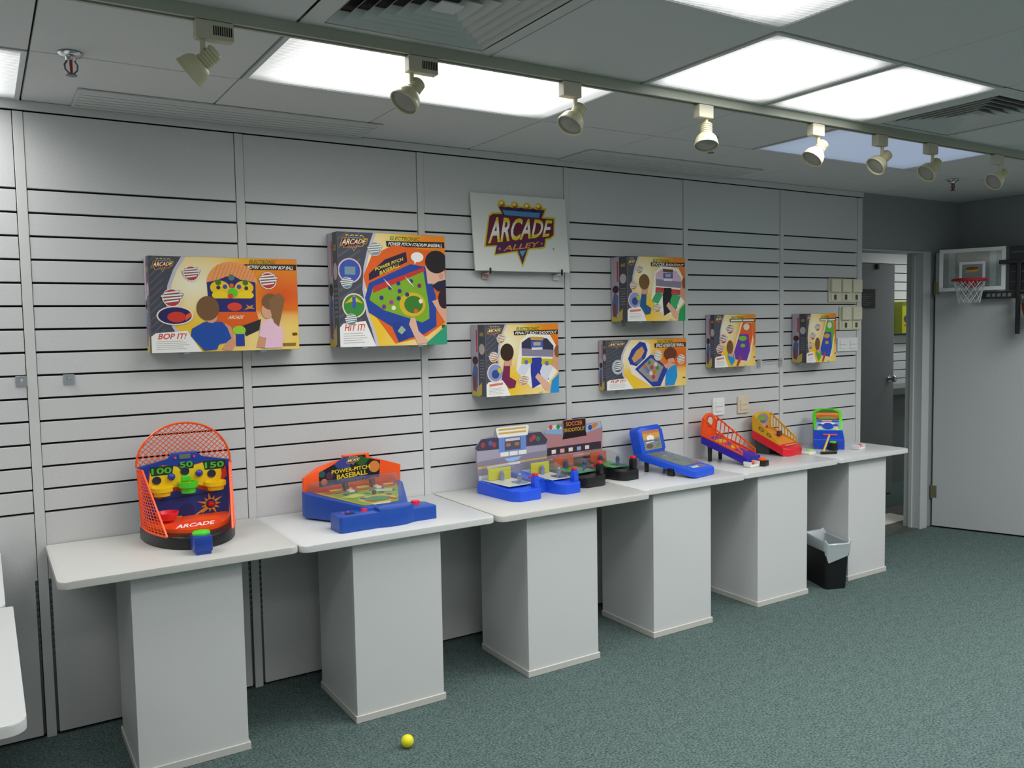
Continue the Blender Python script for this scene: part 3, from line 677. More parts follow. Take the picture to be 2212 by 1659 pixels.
def cover(P, title, slog, sw=0.19, tx=0.63, hot=(0.9, 0.6), bar_y=0.875, bar_h=0.06):
    Wt, Yl, Or, Rd = lin('f7f0cf'), lin('f2c52e'), lin('ef8a1d'), lin('e2561a')
    def bg(x, y):
        d = math.hypot((x-0.27), (y-0.72)*0.9); c = mix(Wt, Yl, (d-0.05)/0.36)
        c = mix(c, Or, (math.hypot(x-0.27, (y-0.8)*0.6)-0.25)/0.3) if y > 0.38 else mix(mix(c, Yl, 0.55), Wt, 0.45*max(0.0, 1-abs(x-0.75)/0.4))
        h = math.hypot(x-hot[0], (y-hot[1])*1.3); return mix(c, Rd, (0.42-h)/0.4)
    P.grid(bg, 20, 16)
    P.poly([(0, 0), (0, 1), (sw+0.05, 1), (sw-0.01, 0.86), (sw-0.05, 0.7), (sw-0.065, 0.5), (sw-0.04, 0.28), (sw+0.01, 0.16), (sw+0.05, 0)], 'c9c3d2')
    P.poly([(0, 0), (0, 1), (sw+0.02, 1), (sw-0.035, 0.86), (sw-0.075, 0.7), (sw-0.09, 0.5), (sw-0.06, 0.28), (sw-0.02, 0.16), (sw+0.02, 0)], '4b4c57')
    P.lay += 1
    for i in range(12):
        y = 0.1+i*0.075; e = max(0.02, sw-0.1); P.poly([(0.004, y), (e, y+0.13), (e, y+0.155), (0.004, y+0.025)], '5b5c66', True)
    emblem(P, 0.02, 0.835, max(0.1, sw-0.05), 0.145)
    P.poly([(tx, bar_y), (0.995, bar_y+0.005), (0.995, bar_y+bar_h+0.008), (tx-0.005, bar_y+bar_h)], '1c1914')
    if title: P.text(title, tx+0.012, bar_y+0.011, 0.97-tx-0.01, bar_h-0.02, 'f2f2ea', shear=0.012)
    else:
        n = 2; P.lay += 1
        for i in range(n): a = tx+0.015+(0.97-tx)*i/n; P.poly([(a, bar_y+0.012), (a+(0.97-tx)/n-0.02, bar_y+0.014), (a+(0.97-tx)/n-0.012, bar_y+bar_h-0.012), (a+0.006, bar_y+bar_h-0.012)], 'e8e8e2', True)
    P.text('ELECTRONIC', tx+0.03, bar_y+bar_h+0.008, (1-tx)*0.5, bar_h*0.7, '4c7d1c', shear=0.01)
    P.poly([(0.0, 0.0), (0.0, 0.17), (0.03, 0.205), (0.23, 0.225), (0.24, 0.2), (0.32, 0.0)], 'f2f0ec')
    if slog: P.text(slog, 0.04, 0.14, 0.175, 0.06, 'd8452c', shear=0.012)
    else: P.poly([(0.035, 0.14), (0.215, 0.158), (0.22, 0.19), (0.04, 0.175)], 'dd7a66')
    P.lay += 1
    for i in range(5): P.poly([(0.03, 0.112-i*0.02), (0.2+0.02*((i*7) % 3), 0.116-i*0.02), (0.2+0.02*((i*7) % 3), 0.122-i*0.02), (0.03, 0.118-i*0.02)], 'b9b6b4', True)
    P.poly([(0.955, 0.15), (0.99, 0.155), (0.985, 0.185), (0.95, 0.18)], '6a4a22')
def head_back(P, x, y, r, hair, skin='d9a183', ear=1):
    P.ell(x+ear*r*0.25, y-r*P.asp()*0.75, r*0.55, r*P.asp()*0.6, skin); P.ell(x+ear*r*0.72, y-r*P.asp()*0.3, r*0.22, None, skin, 12)
    P.ell(x, y, r, r*P.asp()*1.12, hair, 22)
def art1(P):
    k = P.asp()
    P.poly([(0.375+0.165*1.05*math.cos(a)+0.165, 0.72+0.24*math.sin(a)) for a in [PI*i/16 for i in range(17)]], 'f0a060')
    for i in range(12): a = 0.4+0.025*i; P.stroke([(a, 0.74), (a+0.05, 0.93)], 0.004, 'd8602a')
    P.poly([(0.37, 0.735), (0.45, 0.765), (0.5, 0.8), (0.56, 0.8), (0.6, 0.765), (0.7, 0.74), (0.695, 0.3), (0.38, 0.3)], '2a2c72')
    P.ell(0.455, 0.68, 0.065, 0.075, 'f2c61a'); P.ell(0.62, 0.68, 0.065, 0.075, 'f2c61a', keep=True); P.rect(0.42, 0.56, 0.66, 0.68, 'f2c61a')
    for a, b, r, c in ((0.445, 0.735, 0.02, '3c7a2a'), (0.63, 0.735, 0.02, '3c7a2a'), (0.445, 0.68, 0.014, '33344a'), (0.635, 0.675, 0.014, '33344a'), (0.49, 0.69, 0.016, '3a4fa8'), (0.585, 0.69, 0.016, '3a4fa8'), (0.535, 0.705, 0.014, 'e8641e'), (0.535, 0.79, 0.022, '5a7a6a')):
        P.ell(a, b, r, None, c, 14)
    P.ell(0.54, 0.625, 0.035, None, '62c832'); P.ell(0.525, 0.59, 0.019, None, 'e5432a'); P.ell(0.45, 0.6, 0.05, 0.045, 'f6d51c'); P.ell(0.63, 0.6, 0.055, 0.045, 'f6d51c')
    P.rect(0.41, 0.52, 0.67, 0.565, '2d2a6e'); P.ell(0.55, 0.475, 0.05, 0.045, 'e0452a'); P.poly([(0.61, 0.44), (0.64, 0.47), (0.63, 0.5), (0.655, 0.48), (0.68, 0.5), (0.67, 0.47), (0.69, 0.45), (0.655, 0.455)], 'e08a1e')
    P.poly([(0.38, 0.42), (0.7, 0.42), (0.72, 0.3), (0.66, 0.2), (0.45, 0.2), (0.38, 0.3)], 'e2601a'); P.text('ARCADE', 0.5, 0.345, 0.1, 0.035, 'f2e6c8', shear=0.015)
    P.poly([(0.6, 0.27), (0.73, 0.34), (0.715, 0.22), (0.62, 0.155)], '2c2c30'); P.ell(0.575, 0.22, 0.045, 0.05, '9bd238'); P.rect(0.55, 0.05, 0.61, 0.18, '27409a')
    P.ell(0.155, 0.385, 0.118, 0.1, 'f4e4dc'); P.ell(0.155, 0.385, 0.108, 0.088, '2a2560'); P.ell(0.165, 0.37, 0.06, 0.055, 'd8392a'); P.poly([(0.22, 0.33), (0.265, 0.38), (0.255, 0.42), (0.225, 0.39)], 'e2622a')
    badge(P, 0.27, 0.825, 0.052); badge(P, 0.79, 0.76, 0.06); badge(P, 0.14, 0.57, 0.062)
    P.poly([(0.45, 0.02), (0.52, 0.0), (0.55, 0.08), (0.52, 0.26), (0.48, 0.3), (0.49, 0.1)], 'd79a78')
    P.poly([(0.25, 0.17), (0.26, 0.245), (0.34, 0.315), (0.46, 0.315), (0.495, 0.25), (0.52, 0.135), (0.48, 0.09), (0.435, 0.075), (0.42, 0.02), (0.335, 0.01)], '1f4fa6')
    head_back(P, 0.37, 0.46, 0.075, '7a5638')
    P.poly([(0.69, 0.03), (0.715, 0.16), (0.75, 0.14), (0.78, 0.02)], 'd79a78')
    P.poly([(0.71, 0.155), (0.73, 0.28), (0.78, 0.345), (0.85, 0.33), (0.885, 0.2), (0.875, 0.02), (0.75, 0.02), (0.76, 0.13)], 'efc4d8')
    P.ell(0.775, 0.43, 0.04, 0.085, 'e0a88a'); P.ell(0.8, 0.53, 0.06, 0.09, '7d5a3a'); P.poly([(0.79, 0.55), (0.865, 0.63), (0.905, 0.56), (0.88, 0.4), (0.855, 0.25), (0.82, 0.3), (0.8, 0.42)], '8a6440')
    P.rect(0.88, 0.04, 0.975, 0.07, '8a7420')
def art2(P):
    P.poly([(0.22, 0.62), (0.3, 0.8), (0.5, 0.9), (0.9, 0.86), (0.98, 0.6), (0.98, 0.2), (0.8, 0.08), (0.5, 0.02), (0.3, 0.3)], 'e8641c')
    P.poly([(0.24, 0.6), (0.5, 0.78), (0.67, 0.85), (0.655, 0.7), (0.27, 0.56)], 'e0621a'); P.poly([(0.27, 0.64), (0.42, 0.77), (0.62, 0.845), (0.63, 0.755), (0.27, 0.58)], '2b2140')
    P.text('POWER PITCH', 0.33, 0.665, 0.26, 0.03, 'e8cf3a', rise=0.1); P.text('BASEBALL', 0.37, 0.63, 0.19, 0.035, 'e8cf3a', rise=0.08)
    P.poly([(0.23, 0.43), (0.27, 0.56), (0.66, 0.735), (0.82, 0.71), (0.9, 0.45), (0.9, 0.17), (0.78, 0.1), (0.62, 0.06), (0.53, 0.03), (0.47, 0.17), (0.26, 0.3)], '28469c')
    P.poly([(0.27, 0.41), (0.3, 0.51), (0.78, 0.69), (0.83, 0.35), (0.83, 0.24), (0.76, 0.205), (0.4, 0.32)], '7fae2a')
    P.poly([(0.3, 0.47), (0.31, 0.53), (0.79, 0.71), (0.795, 0.675)], 'c9372e')
    P.ell(0.67, 0.37, 0.125, 0.11, 'd8b52a'); P.ell(0.68, 0.37, 0.09, 0.08, '3d7d2c')
    for a, b, c in ((0.46, 0.52, '2c3c8a'), (0.54, 0.56, '2c3c8a'), (0.66, 0.58, '2c3c8a'), (0.55, 0.49, '4a2c8a'), (0.62, 0.46, '2c3c6a'), (0.38, 0.43, '2c3c8a'), (0.54, 0.425, '2c3c6a'), (0.47, 0.39, 'a83c9a'), (0.74, 0.54, '7a2c5a'), (0.4, 0.35, '7a2c8a'), (0.49, 0.34, 'f0e8d0'), (0.75, 0.4, 'f0e8d0'), (0.7, 0.31, 'e0642a')): P.ell(a, b, 0.02, None, c, 12)
    for a in (0.4, 0.6): P.poly([(a, 0.555+a*0.12), (a+0.04, 0.5+a*0.12), (a+0.09, 0.455+a*0.12), (a+0.05, 0.51+a*0.12)], 'f0e6e0')
    P.poly([(0.48, 0.2), (0.53, 0.03), (0.62, 0.06), (0.58, 0.17), (0.55, 0.22)], '25408f'); P.poly([(0.52, 0.13), (0.56, 0.1), (0.6, 0.14), (0.56, 0.18)], '9fb49a')
    P.ell(0.1, 0.665, 0.105, None, 'e6c2c8'); P.ell(0.1, 0.665, 0.093, None, '3a56b0'); P.rect(0.055, 0.63, 0.15, 0.7, '7d98a0')
    P.ell(0.13, 0.36, 0.105, None, 'f2d9c0'); P.ell(0.13, 0.36, 0.093, None, '3c8c3a'); P.poly([(0.05, 0.38), (0.13, 0.45), (0.21, 0.38), (0.13, 0.4)], 'e8b52a'); P.rect(0.115, 0.34, 0.145, 0.44, '3a56b0')
    badge(P, 0.07, 0.56, 0.05, '6a8a90', 'c8ccd0'); badge(P, 0.1, 0.24, 0.05, '6a8a90', 'c8ccd0'); badge(P, 0.33, 0.86, 0.06, '8a9aa0', 'd8d8d4')
    P.ell(0.725, 0.8, 0.06, 0.045, 'f4f2ee'); P.poly([(0.69, 0.77), (0.72, 0.765), (0.7, 0.73)], 'f4f2ee')
    P.poly([(0.82, 0.56), (0.81, 0.66), (0.8, 0.72), (0.84, 0.76), (0.98, 0.74), (1.0, 0.56)], 'e3b49c'); P.ell(0.91, 0.76, 0.11, 0.105, '241c20'); P.poly([(0.86, 0.54), (0.92, 0.58), (1.0, 0.6), (1.0, 0.5), (0.92, 0.49)], '20243c'); P.ell(0.955, 0.63, 0.025, 0.03, 'd79a84')
    P.poly([(0.86, 0.4), (0.93, 0.28), (1.0, 0.18), (1.0, 0.32), (0.92, 0.42)], 'e0a890'); P.ell(0.98, 0.42, 0.06, 0.09, '33222a')
    P.poly([(0.63, 0.19), (0.65, 0.25), (0.69, 0.25), (0.72, 0.13), (0.83, 0.02), (0.71, 0.01)], 'e3b49c'); P.poly([(0.8, 0.02), (0.9, 0.1), (1.0, 0.18), (1.0, 0.0), (0.8, 0.0)], '2f9c78')
def art3(P, goal='c8bd1a', body='2f3c9c', lane='d9dcea', card='3a3550', board='c9a04a', shirt='2590cf', kid='7a2a52', hair='3a2a1c'):
    P.poly([(0.44, 0.62), (0.46, 0.76), (0.56, 0.86), (0.88, 0.84), (0.98, 0.66), (0.98, 0.3), (0.8, 0.1), (0.6, 0.1), (0.4, 0.35)], 'f6efe2')
    P.poly([(0.48, 0.74), (0.58, 0.81), (0.84, 0.79), (0.93, 0.68), (0.92, 0.52), (0.48, 0.55)], card); P.poly([(0.48, 0.66), (0.93, 0.62), (0.92, 0.52), (0.48, 0.55)], '8c869c')
    P.poly([(0.6, 0.82), (0.79, 0.81), (0.78, 0.76), (0.61, 0.77)], board); P.rect(0.61, 0.67, 0.78, 0.755, '3d62b8'); P.rect(0.645, 0.69, 0.745, 0.74, 'b9a9a0'); P.rect(0.62, 0.63, 0.77, 0.665, 'e4e2dc')
    P.poly([(0.6, 0.52), (0.75, 0.52), (0.86, 0.2), (0.62, 0.08), (0.6, 0.3)], body)
    P.poly([(0.48, 0.53), (0.62, 0.52), (0.62, 0.44), (0.47, 0.44)], goal); P.poly([(0.76, 0.5), (0.92, 0.49), (0.9, 0.4), (0.75, 0.42)], goal, True)
    P.poly([(0.42, 0.35), (0.48, 0.44), (0.61, 0.43), (0.52, 0.27), (0.42, 0.3)], lane); P.poly([(0.73, 0.32), (0.77, 0.42), (0.92, 0.39), (0.83, 0.17), (0.75, 0.2)], lane)
    P.ell(0.54, 0.46, 0.028, None, '6a74a8', 12); P.ell(0.83, 0.43, 0.028, None, '7a6a98', 12)
    P.ell(0.12, 0.33, 0.11, None, 'f0d8cc'); P.ell(0.12, 0.33, 0.097, None, '8a9ac8'); P.ell(0.12, 0.31, 0.05, None, '3a4c8c'); P.ell(0.18, 0.36, 0.03, None, 'c8c82a')
    badge(P, 0.2, 0.8, 0.055, 'e08a2a'); badge(P, 0.1, 0.55, 0.06, 'e08a2a'); badge(P, 0.5, 0.2, 0.06, 'e08a2a')
    P.poly([(0.2, 0.24), (0.24, 0.46), (0.32, 0.46), (0.31, 0.26), (0.4, 0.2), (0.38, 0.11), (0.3, 0.1)], kid); P.poly([(0.24, 0.42), (0.34, 0.42), (0.34, 0.5), (0.24, 0.5)], 'dba58c'); head_back(P, 0.28, 0.61, 0.09, hair)
    P.poly([(0.66, 0.24), (0.7, 0.3), (0.88, 0.12), (0.88, 0.04), (0.82, 0.03)], 'e4b298'); P.poly([(0.9, 0.4), (0.93, 0.64), (1.0, 0.66), (1.0, 0.3)], 'd9a080'); P.ell(0.98, 0.6, 0.04, 0.09, '8a5a3a')
    P.poly([(0.87, 0.0), (0.9, 0.18), (1.0, 0.28), (1.0, 0.0)], shirt)
def art4(P): art3(P, 'd8432a', '26262a', '3fae6a', 'd8b9cc', '6a4a3a', '1f9c5c', '2c5c8c', '7a5a34')
def art5(P):
    P.poly([(0.24, 0.6), (0.3, 0.86), (0.44, 0.99), (0.53, 0.9), (0.53, 0.66), (0.76, 0.4), (0.7, 0.05), (0.55, 0.02), (0.3, 0.3), (0.26, 0.5)], 'f3e4d4')
    P.poly([(0.255, 0.62), (0.3, 0.8), (0.4, 0.96), (0.47, 0.93), (0.5, 0.78), (0.47, 0.62), (0.36, 0.46), (0.28, 0.5)], '2c3f9a'); P.poly([(0.3, 0.62), (0.36, 0.78), (0.43, 0.86), (0.46, 0.76), (0.42, 0.64), (0.33, 0.53)], 'd8a060'); P.poly([(0.33, 0.53), (0.42, 0.64), (0.44, 0.58), (0.37, 0.5)], '5a6a9a')
    P.poly([(0.34, 0.4), (0.53, 0.68), (0.56, 0.68), (0.76, 0.38), (0.66, 0.02), (0.56, 0.02)], '2c3f9a'); P.poly([(0.38, 0.38), (0.54, 0.62), (0.7, 0.42), (0.62, 0.12), (0.54, 0.12)], '9a9488')
    for i, (a, b) in enumerate(((0.46, 0.45), (0.52, 0.52), (0.55, 0.42), (0.6, 0.48), (0.5, 0.35), (0.58, 0.32), (0.62, 0.4), (0.57, 0.22), (0.54, 0.3), (0.48, 0.4))): P.ell(a, b, 0.022, None, ('c8762a', '4a8a3a', 'c03a3a', 'd8d0c0', '6a7ab8')[i % 5], 10)
    P.ell(0.13, 0.46, 0.07, None, 'b8bec6'); badge(P, 0.13, 0.46, 0.055, '5a5e68', 'dfe2e4'); badge(P, 0.63, 0.66, 0.05, 'e8d8b0', 'f4f0dc'); badge(P, 0.93, 0.56, 0.05, 'e09a5a', 'f4e8dc')
    P.poly([(0.73, 0.38), (0.7, 0.46), (0.78, 0.5), (0.86, 0.46), (0.84, 0.38)], 'dca488'); P.ell(0.79, 0.68, 0.085, 0.14, '6a3a26'); P.poly([(0.75, 0.5), (0.85, 0.5), (0.83, 0.6), (0.76, 0.58)], 'dca488')
    P.poly([(0.72, 0.02), (0.73, 0.3), (0.8, 0.42), (0.87, 0.46), (0.88, 0.2), (0.84, 0.02)], '2590d4')
def art6(P, c1='e8602a', c2='6a3aa8', c3='7ac23a', kid='2c94cc', tilt=0.0):
    P.poly([(0.44, 0.24), (0.52, 0.55), (0.64, 0.86), (0.9, 0.84), (0.95, 0.5), (0.86, 0.12), (0.6, 0.08)], 'f6e2b8')
    P.poly([(0.5, 0.36), (0.68, 0.86), (0.9, 0.83), (0.93, 0.6), (0.84, 0.24)], c1); P.poly([(0.46, 0.28), (0.6, 0.62), (0.82, 0.62), (0.86, 0.3), (0.78, 0.1), (0.5, 0.14)], c2)
    P.ell(0.77, 0.76, 0.075, 0.065, 'e8dcc8'); P.ell(0.68, 0.54, 0.1, 0.05, c3); P.ell(0.68, 0.4, 0.06, 0.035, c3); P.poly([(0.6, 0.5), (0.75, 0.48), (0.73, 0.43), (0.62, 0.44)], c2)
    P.poly([(0.52, 0.02), (0.56, 0.0), (0.66, 0.16), (0.6, 0.22)], 'b04a3a')
    badge(P, 0.36, 0.72, 0.085, 'c0402a'); badge(P, 0.2, 0.54, 0.085, 'c0402a'); badge(P, 0.12, 0.35, 0.085, 'c0402a')
    P.poly([(0.3, 0.2), (0.33, 0.3), (0.46, 0.25), (0.48, 0.1), (0.4, 0.02)], kid); P.poly([(0.32, 0.22), (0.44, 0.18), (0.45, 0.3), (0.36, 0.32)], 'd9a183'); P.ell(0.36, 0.38, 0.08, 0.13, '7d5638')
def art7(P): art6(P, '62b23a', '2f52b8', 'e0a02a', '5aa848')
def side(P, hue='c8b24a'):
    P.rect(0, 0, 1, 1, '4c4d58'); P.poly([(0, 0.02), (0.5, 0.02), (0.5, 1), (0, 1)], 'b6aebb'); P.rect(0.36, 0.62, 0.46, 0.93, 'c23f48')
    P.ell(0.75, 0.66, 0.2, 0.075, 'c3b7b4'); P.text('ARCADE', 0.62, 0.84, 0.26, 0.05, 'd8b83a'); P.ell(0.28, 0.5, 0.2, 0.06, '4a2a3a'); P.poly([(0.05, 0.3), (0.2, 0.46), (0.45, 0.4), (0.42, 0.12), (0.08, 0.1)], '5a6a9a')
    P.poly([(0.4, 0.02), (0.7, 0.02), (0.72, 0.2), (0.5, 0.14)], hue); P.poly([(0.1, 0.08), (0.35, 0.06), (0.3, 0.3), (0.12, 0.24)], '8a4a3a'); P.rect(0, 0, 0.6, 0.06, hue)
    P.lay += 1
    for i in range(7): P.poly([(0.6, 0.5-i*0.04), (0.92, 0.5-i*0.04), (0.92, 0.515-i*0.04), (0.6, 0.515-i*0.04)], '7d7e86', True)
def carton(x0, x1, z0, z1, d, label, art, title, slog, short, lean=0.0, **kw):
    w, h = x1-x0, z1-z0
    t = thing('game_box', label, 'toy box', (x0, -0.006, z0), group='printed toy boxes on the slatwall', rx=lean)
    MB().box(0, w, -d, 0, 0, h, 0.0015, 1).build('carton', mat('box_card', '#8d8576', 0.5), t)
    P = Print((0.001, -d-0.0002, 0.001), (w-0.002, 0, 0), (0, 0, h-0.002), 0.00022); cover(P, title, slog, **kw); art(P)
    P.build('cover_print', t)
    P = Print((-0.0002, -0.001, 0.001), (0, -(d-0.002), 0), (0, 0, h-0.002), 0.00015); side(P); P.build('side_print', t)
    for s, wd in ((0.22, 'left'), (0.74, 'right')): display_bracket(x0+w*s, z0-0.003, d, '%s clear bracket holding up the %s' % (wd, short))
carton(0.392, 0.984, 1.476, 1.858, 0.092, 'wide orange toy box with two children playing a hoop game', art1, "MOVIN' GROOVIN' BOP BALL", 'BOP IT!', 'wide orange hoop game box', sw=0.19, tx=0.63)
carton(1.156, 1.682, 1.478, 1.982, 0.122, 'large toy box showing a blue baseball game and a dark haired child', art2, 'POWER PITCH STADIUM BASEBALL', 'HIT IT!', 'large baseball game box', sw=0.3, tx=0.44, bar_y=0.885, bar_h=0.05)
carton(1.879, 2.307, 1.217, 1.568, 0.142, 'toy box of a blue hockey game below the emblem board', art3, 'PENALTY SHOT SHOOTOUT', None, 'hockey game box below the emblem board', sw=0.24, tx=0.38, bar_y=0.845)
carton(2.766, 3.184, 1.571, 1.921, 0.136, 'toy box of a green and black soccer game, upper right of the emblem board', art4, 'SOCCER SHOOTOUT', None, 'soccer game box', sw=0.16, tx=0.4, bar_y=0.855)
carton(2.676, 3.257, 1.2, 1.472, 0.066, 'wide toy box showing a blue pinball game and a child in blue', art5, 'SPACE ADVENTURE PINBALL', 'FLIP IT!', 'wide pinball game box', sw=0.25, tx=0.59, bar_y=0.82, bar_h=0.09)
carton(3.479, 3.824, 1.291, 1.604, 0.072, 'small toy box showing a purple and orange game', art6, None, None, 'small purple game box', sw=0.2, tx=0.36, bar_y=0.855)
carton(4.243, 4.533, 1.292, 1.603, 0.112, 'small toy box showing a green and blue game, nearest the doorway', art7, None, None, 'small green game box nearest the doorway', sw=0.12, tx=0.44, bar_y=0.845)

# ================================================================== MINI HOOPS HUNG ON THE DOOR
def door_thing(name, label, cat, lx, ly, lz):
    p = door.location+Matrix.Rotation(drz, 4, 'Z') @ Vector((lx, ly, lz)); return thing(name, label, cat, p, drz)
t = door_thing('mini_hoop', 'clear mini basketball backboard with white border and red rim', 'basketball hoop', 0.035, -0.06, 1.752)
M_BW = mat('board_white', '#dde2e2', 0.35)
W_, H_ = 0.42, 0.3
MB().box(0, W_, 0, 0.006, 0, H_).build('backboard', clear_mat('hoop_acrylic', 'e4eaea', 0.1, 0.10), t)
b = MB(); e = 0.026
b.box(0, W_, -0.002, -0.0003, 0, e); b.box(0, W_, -0.002, -0.0003, H_-e, H_); b.box(0, e, -0.002, -0.0003, e, H_-e); b.box(W_-e, W_, -0.002, -0.0003, e, H_-e); b.build('border', M_BW, t)
b = MB(); a0, a1, z0, z1, g = 0.13, 0.295, 0.075, 0.205, 0.018
b.box(a0, a1, -0.002, -0.0003, z1-g, z1); b.box(a0, a0+g, -0.002, -0.0003, z0, z1-g); b.box(a1-g, a1, -0.002, -0.0003, z0, z1-g); b.build('target_square', M_BW, t)
P = Print((0.165, -0.0006, 0.12), (0.095, 0, 0), (0, 0, 0.05), 0.0002); P.ell(0.5, 0.75, 0.42, 0.22, '6a5028'); P.poly([(0.0, 0.15), (0.85, 0.3), (1.0, 0.62), (0.15, 0.5)], 'c99a3a'); P.build('emblem', t)
rc = Vector((0.215, -0.125, 0.072)); M_RIM = mat('rim_red', '#b3242c', 0.35)
b = MB().tube([rc+Vector((0.105*math.cos(2*PI*i/28), 0.105*math.sin(2*PI*i/28), 0)) for i in range(28)], 0.011, 8, True); b.build('rim', M_RIM, t, True)
MB().box(0.165, 0.265, -0.022, -0.0024, 0.03, 0.085, 0.003).box(0.19, 0.24, -0.03, -0.02, 0.02, 0.075).build('rim_bracket', M_RIM, t)
def net(parent, rc, r, drop, m, n=12):
    b = MB()
    for i in range(n):
        for s in (1, -1):
            pts = []
            for k in range(6):
                a = 2*PI*(i+s*k*0.5)/n; rr = r*(1-0.09*k+0.004*k*k); pts.append(rc+Vector((rr*math.cos(a), rr*math.sin(a), -drop*k/5)))
            b.tube(pts, 0.0028, 4)
    b.build('net', m, parent)
net(t, rc, 0.103, 0.16, mat('net_cord', '#c4caca', 0.8))
for x in (0.08, 0.34):
    MB().box(x-0.02, x+0.02, 0.0065, 0.012, 0.02, H_-0.008).box(x-0.02, x+0.02, 0.012, 0.058, 0.1, 0.118).build('hanger', M_BW, t)
t = door_thing('mini_hoop', 'black mini basketball hoop cut off by the right edge', 'basketball hoop', 0.475, -0.04, 1.752)
M_BK = mat('hoop_black', '#15171a', 0.35)
MB().box(0, 0.26, 0, 0.012, 0.0, 0.3, 0.003).build('backboard', M_BK, t)
b = MB()
for z in (0.05, 0.12, 0.19, 0.255): b.box(0.01, 0.25, -0.003, -0.0003, z, z+0.006)
b.build('board_rib', mat('rib_grey', '#555b60', 0.4), t)
MB().box(0.045, 0.075, -0.045, -0.02, -0.31, 0.2, 0.006).build('pole', M_BK, t)
MB().box(-0.06, 0.2, -0.045, -0.019, 0.176, 0.205, 0.004).build('cross_arm', M_BK, t)
a = MB().box(-0.17, 0.05, -0.019, -0.004, -0.062, -0.012, 0.003).build('lower_bar', M_BK, t)
P = Print((-0.14, -0.0194, -0.055), (0.16, 0, 0), (0, 0, 0.036), 0.0002)
for i in range(5): P.poly([(0.03+i*0.2, 0.15), (0.17+i*0.2, 0.2), (0.18+i*0.2, 0.85), (0.05+i*0.2, 0.8)], '6d7478')
P.build('lettering', a)
rc = Vector((0.17, -0.13, -0.03)); MB().tube([rc+Vector((0.1*math.cos(2*PI*i/24), 0.1*math.sin(2*PI*i/24), 0)) for i in range(24)], 0.007, 8, True).build('rim', M_BK, t, True)
MB().box(0.14, 0.2, -0.034, -0.0006, -0.045, 0.01, 0.002).build('rim_bracket', M_BK, t)
net(t, rc, 0.099, 0.15, mat('net_dark', '#3a3d40', 0.8), 10)
bl = door_thing('mini_basketball', 'small red and yellow ball in the net of the black hoop', 'ball', 0.635, -0.165, 1.62)
MB().ball((0, 0, 0), 0.068, 1.0, 20).build('ball_skin', mat('ball_red', '#b8321e', 0.45), bl, True)
b = MB().tube([(0.0688*math.cos(2*PI*i/24), 0, 0.0688*math.sin(2*PI*i/24)) for i in range(24)], 0.0025, 5, True).tube([(0, 0.0688*math.cos(2*PI*i/24), 0.0688*math.sin(2*PI*i/24)) for i in range(24)], 0.0025, 5, True); b.build('seam', plastic('c9b02a'), bl)

# ================================================================== TOYS ON THE DESKS
RX = Matrix.Rotation(PI/2, 4, 'X')
def plate_xz(b, pts, y0, y1, bev=0.0): return b.prism(pts, -y1, -y0, bev, 2, RX)
def lattice(b, fn, ns, nt, r, border=None):
    for i in range(ns+1): b.tube([fn(i/ns, k/8) for k in range(9)], border if border and i in (0, ns) else r, 4)
    for j in range(nt+1): b.tube([fn(k/6, j/nt) for k in range(7)], border if border and j in (0, nt) else r, 4)
    return b
BLUE, ORANGE, RED, YELLOW, GREEN = plastic('1d3f9e'), plastic('fb5816'), plastic('d8222c'), plastic('f2cd12'), plastic('4fd42e')

# ------------------------------------------------------------------ 1: orange hoop toy
t = thing('hoop_toy', 'tall toy with orange mesh arch, blue and yellow face and green button', 'toy', (0.49, -0.135, DZ+0.0005))
def dshape(hw, dep, yb, n=20): return [(hw*math.cos(PI+PI*i/n), yb+dep*math.sin(PI+PI*i/n)) for i in range(n+1)]
base = MB().prism(dshape(0.172, 0.285, 0.0)+[(0.172, 0.035), (-0.172, 0.035)], 0.0, 0.046, 0.006).build('base', mat('toy_black', '#1b1b1d', 0.3), t, True)
MB().prism(dshape(0.155, 0.2, -0.005)+[(0.15, -0.001), (-0.15, -0.001)], 0.0465, lambda x, y: 0.066+0.06*(y+0.1)).build('ramp', ORANGE, t)
P = Print((-0.1, -0.19, 0.0615), (0.2, 0, 0), (0, 0.1, 0.006), 0.0004); P.ell(0.5, 0.5, 0.5, 0.52, 'e8452a'); P.text('ARCADE', 0.12, 0.2, 0.7, 0.5, 'f6f2e4', shear=0.08); P.build('ramp_print', t)
oc = [(-0.163, 0.04), (0.163, 0.04), (0.177, 0.282), (0.1, 0.298), (0.062, 0.304), (0.046, 0.328), (-0.046, 0.328), (-0.062, 0.304), (-0.1, 0.298), (-0.177, 0.282)]
bd = plate_xz(MB(), oc, 0.0, 0.025, 0.004).build('backboard', BLUE, t, True)
P = Print((-0.165, -0.0004, 0.045), (0.33, 0, 0), (0, 0, 0.24), 0.0004)
P.rect(0.02, 0.02, 0.98, 0.5, '2a3f8c'); P.poly([(0.06, 0.52), (0.1, 0.94), (0.25, 1.0), (0.4, 0.96), (0.5, 0.88), (0.6, 0.96), (0.75, 1.0), (0.93, 0.94), (0.96, 0.52), (0.8, 0.46), (0.62, 0.56), (0.5, 0.5), (0.38, 0.56), (0.2, 0.44)], 'b5431c')
P.poly([(0.07, 0.58), (0.11, 0.93), (0.25, 0.99), (0.4, 0.95), (0.5, 0.87), (0.6, 0.95), (0.75, 0.99), (0.91, 0.93), (0.94, 0.58), (0.8, 0.54), (0.62, 0.62), (0.5, 0.56), (0.38, 0.62), (0.2, 0.52)], 'f0cd1e')
for s, x, y in (('100', 0.12, 0.85), ('50', 0.44, 0.92), ('150', 0.73, 0.87)):
    wd = 0.075*len(s); P.poly([(x-0.025, y+0.13), (x+wd+0.025, y+0.13), (x+wd+0.005, y-0.02), (x-0.005, y-0.02)], '1d3a18'); P.text(s, x, y+0.005, wd, 0.1, '5cb848')
